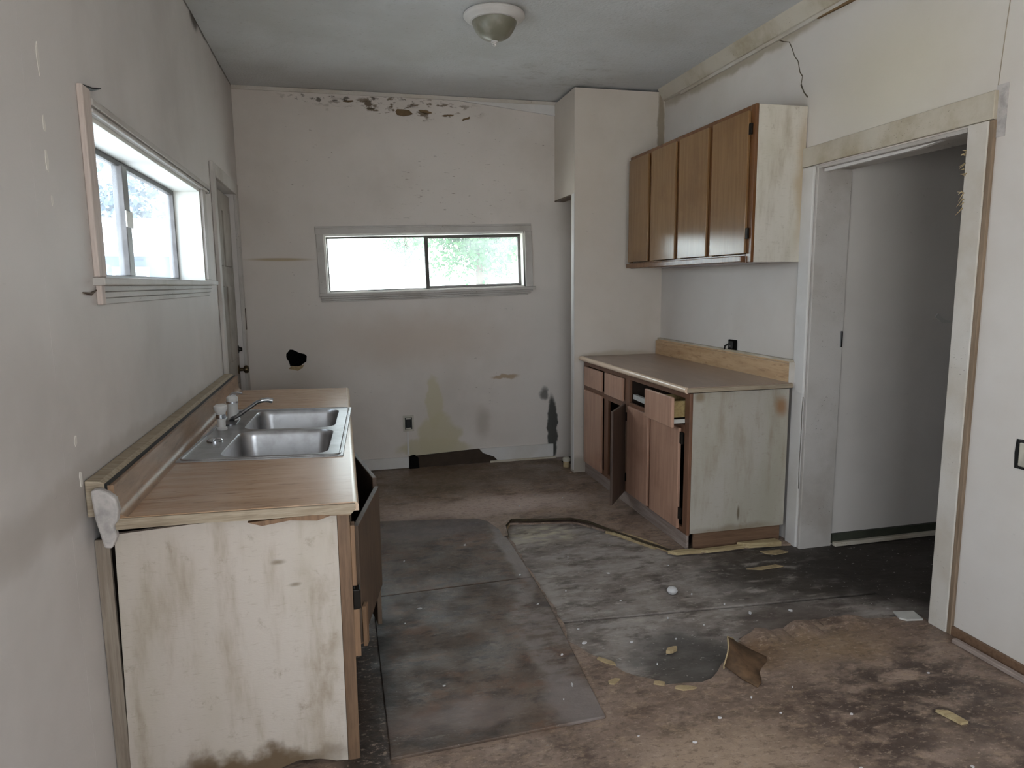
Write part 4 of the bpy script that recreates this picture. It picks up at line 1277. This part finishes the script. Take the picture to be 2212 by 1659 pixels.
# drawer pulled half out, with its rails; the drawer next to it is gone
PX = 1.770
dr = bpart(MB().box(PX - 0.018, PX, 3.470, 3.825, 0.755, 0.925), 'drawer', M['base_cab'], 0.003)
tag(dr, 'crooked drawer pulled out below the worktop corner')
def dpart(mb, name, mat, bevel=0.001):
    bmesh.ops.translate(mb.bm, vec=-Vector((BX, BY, 0)), verts=mb.bm.verts)
    return mb.build(name, mat, dr, bevel=bevel)
dr.location.z -= 0.012
dpart(MB().box(PX, 2.20, 3.57, 3.582, 0.790, 0.885), 'side_board', M['drawer_ply'])
dpart(MB().box(PX, 2.20, 3.80, 3.812, 0.790, 0.885), 'side_board', M['drawer_ply'])
dpart(MB().box(PX, 2.20, 3.582, 3.80, 0.790, 0.797), 'bottom_board', M['drawer_ply'])
dpart(MB().box(2.19, 2.20, 3.582, 3.80, 0.797, 0.885), 'back_board', M['drawer_ply'])
bpart(MB().box(PX + 0.03, 2.45, 3.557, 3.569, 0.745, 0.770), 'drawer_rail', M['rail'], 0.002)
bpart(MB().box(BX - 0.006, 2.45, 4.05, 4.064, 0.752, 0.775), 'drawer_rail', M['rail'], 0.002)
bpart(MB().box(BX + 0.022, BX + 0.05, 3.83, 4.34, 0.752, 0.785, rx=0.03), 'drawer_rail', M['rail'], 0.003)

# its worktop
rw = thing('countertop', 'dusty brown wood print countertop with splashback on the right base cabinet', 'countertop', (2.2, 4.37, 0.93))
part(MB().box(1.855, 2.515, 3.478, 5.268, 0.932, 0.962), 'slab', M['lam_right'], rw, 0.001)
mb = MB()
pr = [(1.856, 0.930)] + [(1.856 - 0.020 * math.sin(a), 0.945 + 0.018 * math.cos(a)) for a in [math.pi * k / 8 for k in range(9)]]
pr = [(1.858, 0.963)] + pr[1:] + [(1.858, 0.926)]
mb.prism(pr, 1, 3.482, 5.268)
part(mb, 'rolled_edge', M['lam_edge'], rw, 0, True)
part(MB().box(1.850, 2.515, 3.470, 3.4785, 0.934, 0.958), 'sawn_edge', M['core'], rw, 0.001)
part(MB().box(2.518, 2.546, 3.50, 5.268, 0.94, 1.082), 'splashback', M['splash_right'], rw, 0.004)
part(MB().box(2.502, 2.520, 3.495, 5.268, 0.955, 1.070), 'splashback_face', M['splash_right'], rw, 0.003)
part(MB().box(2.500, 2.547, 3.485, 3.496, 0.935, 1.080), 'end_cap', M['trim'], rw, 0.002)
part(MB().box(2.519, 2.549, 3.495, 5.268, 1.070, 1.092), 'splashback_cap', M['trim_dirty'], rw, 0.003)

# ------------------------------------------------------------------ wall cabinet
UX, UY = 2.225, 3.50
uc = thing('wall_cabinet', 'brown four-door wall cabinet with off-white end panel above the right countertop', 'cabinet', (UX, UY, 1.65))
def upart(mb, name, mat, bevel=0.002):
    return part(mb, name, mat, uc, bevel)
upart(MB().box(UX + 0.0205, 2.546, UY, UY + 0.014, 1.652, 2.496), 'end_panel', M['panel_upper'], 0.001)
upart(MB().box(UX + 0.02, 2.546, 5.17, 5.184, 1.652, 2.496), 'end_panel', M['panel_upper'], 0.001)
upart(MB().box(UX + 0.02, 2.546, UY + 0.014, 5.17, 2.48, 2.496), 'top_panel', M['up_frame'], 0)
upart(MB().box(UX + 0.02, 2.546, UY + 0.014, 5.17, 1.652, 1.668), 'bottom_panel', M['up_frame'], 0)
for (y0, y1) in ((3.500, 3.545), (3.915, 3.98), (4.335, 4.40), (4.765, 4.83), (5.155, 5.186)):
    upart(MB().box(UX, UX + 0.02, y0, y1, 1.652, 2.498), 'frame_stile', M['up_frame'])
for (z0, z1) in ((2.455, 2.497), (1.650, 1.698)):
    upart(MB().box(UX - 0.0008, UX + 0.0192, 3.545, 5.155, z0, z1), 'frame_rail', M['up_frame'])
for (y0, y1) in ((3.540, 3.920), (3.972, 4.342), (4.394, 4.772), (4.822, 5.172)):
    upart(MB().box(UX - 0.018, UX - 0.001, y0, y1, 1.700, 2.470), 'door', M['up_cab'], 0.003)
mb = MB().box(UX - 0.026, UX, 3.56, 5.186, 1.654, 1.688)
upart(mb, 'light_rail', M['up_frame'], 0.004)
for z in (2.34, 1.78):
    upart(MB().box(UX - 0.014, UX - 0.001, 3.518, 3.541, z, z + 0.06), 'hinge', M['dark_metal'], 0.002)

# ------------------------------------------------------------------ ceiling light
cl = thing('ceiling_light', 'flush ceiling light with white ring and frosted bell glass bowl', 'light', (0.90, 4.03, ZC))
MB().lathe([(0.05, 0.0), (0.160, -0.001), (0.172, -0.012), (0.172, -0.022), (0.160, -0.034), (0.142, -0.040), (0.137, -0.048), (0.126, -0.050)], n=48).build('ring', M['trim_white'], cl, smooth=True)
t = NT('frosted alabaster glass', rough=0.35, spec=0.4)
t.color(t.mix(t.ramp(t.noise(9, detail=3), 0.4, 0.65), lin(118, 115, 100), lin(146, 143, 130)))
MB().lathe([(0.126, -0.044), (0.125, -0.055), (0.116, -0.076), (0.104, -0.098), (0.088, -0.118), (0.066, -0.133), (0.042, -0.141), (0.026, -0.145), (0.014, -0.152), (0.004, -0.152)], n=48).build('glass_bowl', t.m, cl, smooth=True)
MB().lathe([(0.004, -0.148), (0.020, -0.149), (0.020, -0.156), (0.013, -0.158), (0.015, -0.163), (0.010, -0.166), (0.012, -0.171), (0.006, -0.177), (0.001, -0.178)], n=24).build('finial', M['trim_white'], cl, smooth=True)

# ------------------------------------------------------------------ sockets
so = thing('wall_outlet', 'bare outlet without cover plate low on the back wall under the window', 'outlet', (0.508, YB, 0.385))
MB().box(-0.045, 0.045, -0.004, 0, -0.068, 0.068).build('box_rim', M['ivory'], so, bevel=0.002)
MB().box(-0.030, 0.030, -0.006, -0.003, -0.050, 0.050).build('box_opening', M['soot'], so)
r = MB().box(-0.017, 0.017, -0.012, -0.005, -0.034, 0.034).build('receptacle', M['soot'], so, bevel=0.003)
for z in (-0.042, 0.042):
    MB().box(-0.022, 0.022, -0.009, -0.005, z - 0.006, z + 0.006).build('mounting_strap', M['ivory'], so, bevel=0.001)
MB().box(-0.018, 0.0, -0.004, 0, -0.27, -0.068).build('paint_drip', M['trim_white'], so, bevel=0.001)
so = thing('wall_outlet', 'black outlet box poking up behind the right countertop splashback', 'outlet', (XR, 4.17, 1.118))
MB().box(-0.012, 0, -0.045, 0.05, -0.036, 0.040).build('box', M['black'], so, bevel=0.004)
MB().box(-0.026, -0.010, -0.020, 0.026, -0.020, 0.030).build('receptacle', M['soot'], so, bevel=0.006)
MB().tube([(-0.02, 0.03, 0.01), (-0.032, 0.055, -0.005), (-0.03, 0.062, -0.03)], 0.006, 8).build('wire', M['soot'], so, smooth=True)
MB().box(-0.028, -0.024, -0.008, 0.012, -0.006, 0.004).build('contact', M['chrome_dull'], so)
so = thing('wall_outlet', 'uncovered outlet in a dark hole on the right wall at the picture edge', 'outlet', (XR, 2.065, 0.87))
mb = MB()
mb.prism([(-0.05, -0.058), (0.05, -0.060), (0.054, 0.0), (0.05, 0.056), (-0.05, 0.06)], 0, -0.003, 0)
mb.build('box_opening', M['soot'], so)
MB().box(-0.014, -0.002, -0.024, 0.030, -0.048, 0.048).build('receptacle', M['ivory'], so, bevel=0.006)
for z in (-0.046, 0.046):
    MB().box(-0.010, -0.002, 0.012, 0.036, z - 0.008, z + 0.008).build('mounting_strap', M['chrome_dull'], so, bevel=0.001)

# pipe stub in the closet corner
pp = thing('pipe_stub', 'pale capped pipe stub rising from floor in the closet corner', 'pipe', (1.80, 5.47, 0))
MB().lathe([(0.028, -0.005), (0.028, 0.055), (0.024, 0.06)], n=20).build('pipe', M['chip_tan'], pp, smooth=True)
MB().lathe([(0.033, 0.050), (0.033, 0.075), (0.022, 0.082), (0.004, 0.083)], n=20).build('cap', M['ivory'], pp, smooth=True)
o = MB()
o.lathe([(0.09, 0.0), (0.075, 0.02), (0.05, 0.032), (0.02, 0.036)], n=14)
for v in o.bm.verts:
    v.co.x *= R_.uniform(0.8, 1.2); v.co.y *= R_.uniform(0.8, 1.2)
o = o.build('dirt_heap', M['black'], smooth=True)
o.location = (1.90, 5.62, 0.0)
tag(o, 'black heap of rotten dirt on the closet floor', 'dirt')

# ------------------------------------------------------------------ litter on the floor
def shard(name, pts, z0, th, mat, label, cat, group=None, tilt=0.0):
    cx = sum(p[0] for p in pts) / len(pts); cy = sum(p[1] for p in pts) / len(pts)
    mb = MB()
    mb.prism([(x - cx, y - cy) for x, y in pts], 2, 0, th)
    for v in mb.bm.verts:
        v.co.z += tilt * (v.co.x + 0.15) if tilt else 0
    o = mb.build(name, mat)
    o.location = (cx, cy, z0)
    return tag(o, label, cat, group)

shard('board_scrap', [(2.452, 2.558), (2.545, 2.540), (2.525, 2.462), (2.45, 2.475), (2.43, 2.50)], 0.001, 0.008, M['scrap_white'], 'white curved scrap of board at the foot of the doorway casing', 'scrap')
shard('wood_strip', [(1.76, 3.49), (1.91, 3.485), (1.95, 3.45), (1.80, 3.455)], 0.0, 0.020, M['pale_ply'], 'pale splintered wood strip at the base cabinet near corner', 'wood strip')
shard('wood_strip', [(1.93, 3.478), (2.22, 3.482), (2.23, 3.455), (1.99, 3.445)], -0.002, 0.018, M['pale_ply'], 'long pale splintered wood strip along the foot of the base cabinet end', 'wood strip')
shard('wood_strip', [(2.20, 3.484), (2.45, 3.484), (2.46, 3.43), (2.26, 3.448)], -0.002, 0.030, M['pale_ply'], 'thick pale splintered wood strip touching the doorway casing', 'wood strip')
shard('wood_strip', [(1.60, 3.90), (1.66, 3.83), (1.74, 3.68), (1.80, 3.53), (1.775, 3.52), (1.70, 3.67), (1.62, 3.80), (1.57, 3.87)], -0.002, 0.012, M['pale_ply'], 'thin pale strip along the torn floor edge before the open cabinet door', 'wood strip')
shard('vinyl_scrap', [(2.30, 3.40), (2.42, 3.39), (2.45, 3.35), (2.36, 3.335), (2.31, 3.36)], -0.010, 0.006, M['chip_tan'], 'tan vinyl scrap lying just before the far doorway casing', 'scrap')
shard('vinyl_scrap', [(2.08, 3.20), (2.27, 3.21), (2.30, 3.18), (2.16, 3.17)], -0.010, 0.005, M['chip_tan'], 'narrow tan vinyl scrap on the dark bare floor beyond the doorway side', 'scrap')
for (x, y, a, L, lb) in [(1.00, 2.50, -0.9, 0.09, 'tan torn vinyl scrap nearest the tip of the nearer floor board'), (0.97, 2.36, 0.2, 0.06, 'small tan vinyl scrap just right of the nearer floor board'),
                         (1.14, 2.30, -0.5, 0.05, 'tan vinyl scrap in the middle of the torn edge row'), (1.22, 2.25, -0.3, 0.09, 'longer tan vinyl scrap at the right end of the torn edge row'),
                         (1.30, 2.52, 0.5, 0.06, 'tan vinyl scrap on bare floor left of the curled flap')]:
    n = 7
    pts = []
    for i in range(n):
        b_ = 2 * math.pi * i / n
        u, v = L / 2 * math.cos(b_) * R_.uniform(0.7, 1.2), 0.016 * math.sin(b_) * R_.uniform(0.6, 1.2)
        pts.append((x + u * math.cos(a) - v * math.sin(a), y + u * math.sin(a) + v * math.cos(a)))
    shard('vinyl_scrap', pts, -0.008, 0.014, M['chip_tan'], lb, 'scrap')
shard('plaster_stick', [(2.02, 1.885), (2.06, 1.87), (2.075, 1.80), (2.045, 1.80)], 0.001, 0.010, M['pale_ply'], 'short pale stick on the brown vinyl at the lower right', 'stick')
mb = MB().lathe([(0.002, 0), (0.020, 0.004), (0.028, 0.018), (0.020, 0.032), (0.004, 0.037)], n=12)
o = mb.build('plaster_lump', M['chip'], smooth=True)
o.location = (1.560, 3.035, -0.012)
tag(o, 'white round lump on the bare grey floor panel', 'lump')

proto = []
for k in range(4):
    mb = MB()
    n = 6
    mb.prism([(0.010 * math.cos(2 * math.pi * i / n) * R_.uniform(0.5, 1.3), 0.010 * math.sin(2 * math.pi * i / n) * R_.uniform(0.5, 1.2)) for i in range(n)], 2, 0, 0.006)
    bmesh.ops.recalc_face_normals(mb.bm, faces=mb.bm.faces)
    me = bpy.data.meshes.new('plaster_crumb')
    mb.bm.to_mesh(me); mb.bm.free()
    me.materials.append(M['chip'])
    proto.append(me)
spots = [(0.96, 2.665, 0), (0.975, 2.79, 0), (1.16, 2.62, 0), (0.86, 3.40, 0.012), (1.65, 3.00, -0.012), (1.75, 2.86, -0.012), (1.42, 2.80, -0.012), (1.55, 2.70, -0.012), (1.34, 3.35, -0.012),
         (1.20, 3.62, -0.012), (1.70, 3.36, -0.012), (0.32, 2.48, 0.012), (0.80, 2.36, 0.012), (0.74, 2.28, 0.012), (0.83, 2.58, 0.012), (1.25, 2.05, 0), (1.10, 1.95, 0), (1.43, 2.13, 0),
         (1.48, 2.02, 0), (1.62, 2.15, 0), (0.93, 2.03, 0), (1.90, 1.62, 0), (1.72, 1.95, 0), (2.02, 2.72, -0.013), (1.82, 2.75, -0.013), (1.20, 2.45, -0.013), (1.37, 2.62, -0.013), (1.28, 3.03, -0.012),
         (0.30, 3.15, 0.012), (0.22, 3.02, 0.012), (0.65, 3.9, 0.010), (0.28, 3.75, 0.010), (1.15, 4.55, 0), (1.50, 4.65, 0), (1.32, 1.72, 0), (1.55, 1.70, 0), (2.2, 2.1, 0), (1.05, 3.2, -0.012), (0.86, 3.05, 0.012)]
for k, (x, y, z) in enumerate(spots):
    o = bpy.data.objects.new('plaster_crumb', proto[k % 4])
    link(o)
    o.location = (x, y, z)
    o.rotation_euler = (0, 0, R_.uniform(0, 6.28))
    s_ = R_.uniform(0.35, 1.0)
    o.scale = (s_, s_ * R_.uniform(0.5, 1.0), R_.uniform(0.5, 1.2))
    if z > 0.011:
        sp = ('small white plaster crumb lying on the nearer dark floor board', 'crumbs on the nearer floor board')
    elif z > 0.005:
        sp = ('small white plaster crumb lying on the farther dark floor board', 'crumbs on the farther floor board')
    elif z < -0.005:
        sp = ('small white plaster crumb on the bare grey floor inside the torn vinyl', 'crumbs on the bare floor')
    elif y > 4:
        sp = ('small white plaster crumb on the vinyl beyond the torn hole', 'crumbs on the far vinyl')
    else:
        sp = ('small white plaster crumb on the brown vinyl in front', 'crumbs on the near vinyl')
    tag(o, sp[0], 'crumb', sp[1])

# ------------------------------------------------------------------ outside, seen through the panes
t = NT('pale dry ground', rough=0.9, spec=0.1)
t.color(t.mix(t.ramp(t.noise(0.8, detail=5), 0.35, 0.65), lin(164, 164, 162), lin(178, 178, 176)))
o = MB().box(-60, 60, -60, 90, -0.55, -0.45).build('ground', t.m)
tag(o, kind='structure')
LEAF = []
for k, (a, b) in enumerate([(lin(84, 124, 78), lin(56, 98, 56)), (lin(128, 156, 128), lin(104, 136, 106)), (lin(110, 126, 134), lin(92, 108, 118))]):
    t = NT('foliage %s' % 'abc'[k], rough=0.8, spec=0.15)
    t.color(t.mix(t.ramp(t.noise(1.2, detail=4), 0.35, 0.65), a, b))
    LEAF.append(t.m)
bark = flat('bark', lin(96, 84, 70), rough=0.9)


def tree(x, y, h, r, mat, label, group=None):
    tr = thing('tree', label, 'tree', (x, y, -0.45), group=group)
    MB().tube([(0, 0, 0), (0.05, 0, h * 0.3), (0, 0.05, h * 0.62)], [0.22, 0.16, 0.08], 10).build('trunk', bark, tr, smooth=True)
    V, F = [], []
    for k in range(9000):
        # leaf clumps spread over a lumpy crown
        u, v_ = R_.uniform(-1, 1), R_.uniform(0, 2 * math.pi)
        q = math.sqrt(1 - u * u)
        rr = r * R_.uniform(0.45, 1.0) * (1 + 0.18 * math.sin(3 * v_ + 2 * u) + 0.12 * math.sin(5 * u * 3))
        c_ = Vector((q * math.cos(v_) * rr, q * math.sin(v_) * rr, h * 0.64 + u * rr * (h * 0.34) / r))
        s_ = r * R_.uniform(0.03, 0.06)
        e1 = Vector((R_.uniform(-1, 1), R_.uniform(-1, 1), R_.uniform(-1, 1))).normalized()
        e2 = e1.cross(Vector((R_.uniform(-1, 1), R_.uniform(-1, 1), R_.uniform(-1, 1)))).normalized()
        b0 = len(V)
        V += [c_ - e1 * s_, c_ + e2 * s_ * 0.6, c_ + e1 * s_, c_ - e2 * s_ * 0.6]
        F.append((b0, b0 + 1, b0 + 2, b0 + 3))
    me = bpy.data.meshes.new('crown')
    me.from_pydata([tuple(p) for p in V], [], F)
    me.materials.append(mat)
    o = bpy.data.objects.new('crown', me)
    link(o, tr)
    o['kind'] = 'stuff'
    return tr


tree(4.7, 24.0, 6.8, 1.9, LEAF[0], 'bushy green tree filling the right pane of the back window')
tree(3.3, 36.0, 7.2, 1.3, LEAF[1], 'hazy pale green tree at the meeting stile of the back window')
tree(-9.0, 36.0, 7.0, 3.4, LEAF[2], 'grey green tree behind the neighbour house seen through the left window')

# neighbour house beyond the left window
nh = thing('neighbour_house', 'low house with white roof and bluish wall beyond the left window', 'house', (-6.2, 25.0, -0.45), (0, 0, 0.10))
side = painted('bluish siding', lin(84, 98, 120), dirt=lin(72, 86, 106), specks=0)
roofm = flat('white metal roof', lin(224, 228, 232), rough=0.5, var=0.08)
MB().box(-5.0, 4.0, -1.5, 4.5, 0, 3.05).build('wall', side, nh)
for sgn in (-1, 1):
    mb = MB()
    a, b = (1.5, 4.30), (1.5 + sgn * 3.45, 3.02)
    mb.prism([a, b, (b[0], b[1] - 0.12), (a[0], a[1] - 0.12)], 0, -5.3, 4.3)
    mb.build('roof_slope', roofm, nh)
for x in (-5.0, 3.9):
    mb = MB()
    mb.prism([(-1.5, 3.05), (4.5, 3.05), (1.5, 4.16)], 0, x, x + 0.1)
    mb.build('gable', side, nh)
for x in (-3.4, -0.6, 1.8):
    f = MB().box(x, x + 1.0, -1.56, -1.5, 1.5, 2.6).build('window', M['trim_white'], nh)
    MB().box(x + 0.08, x + 0.92, -1.575, -1.56, 1.58, 2.52).build('pane', M['alu'], f)
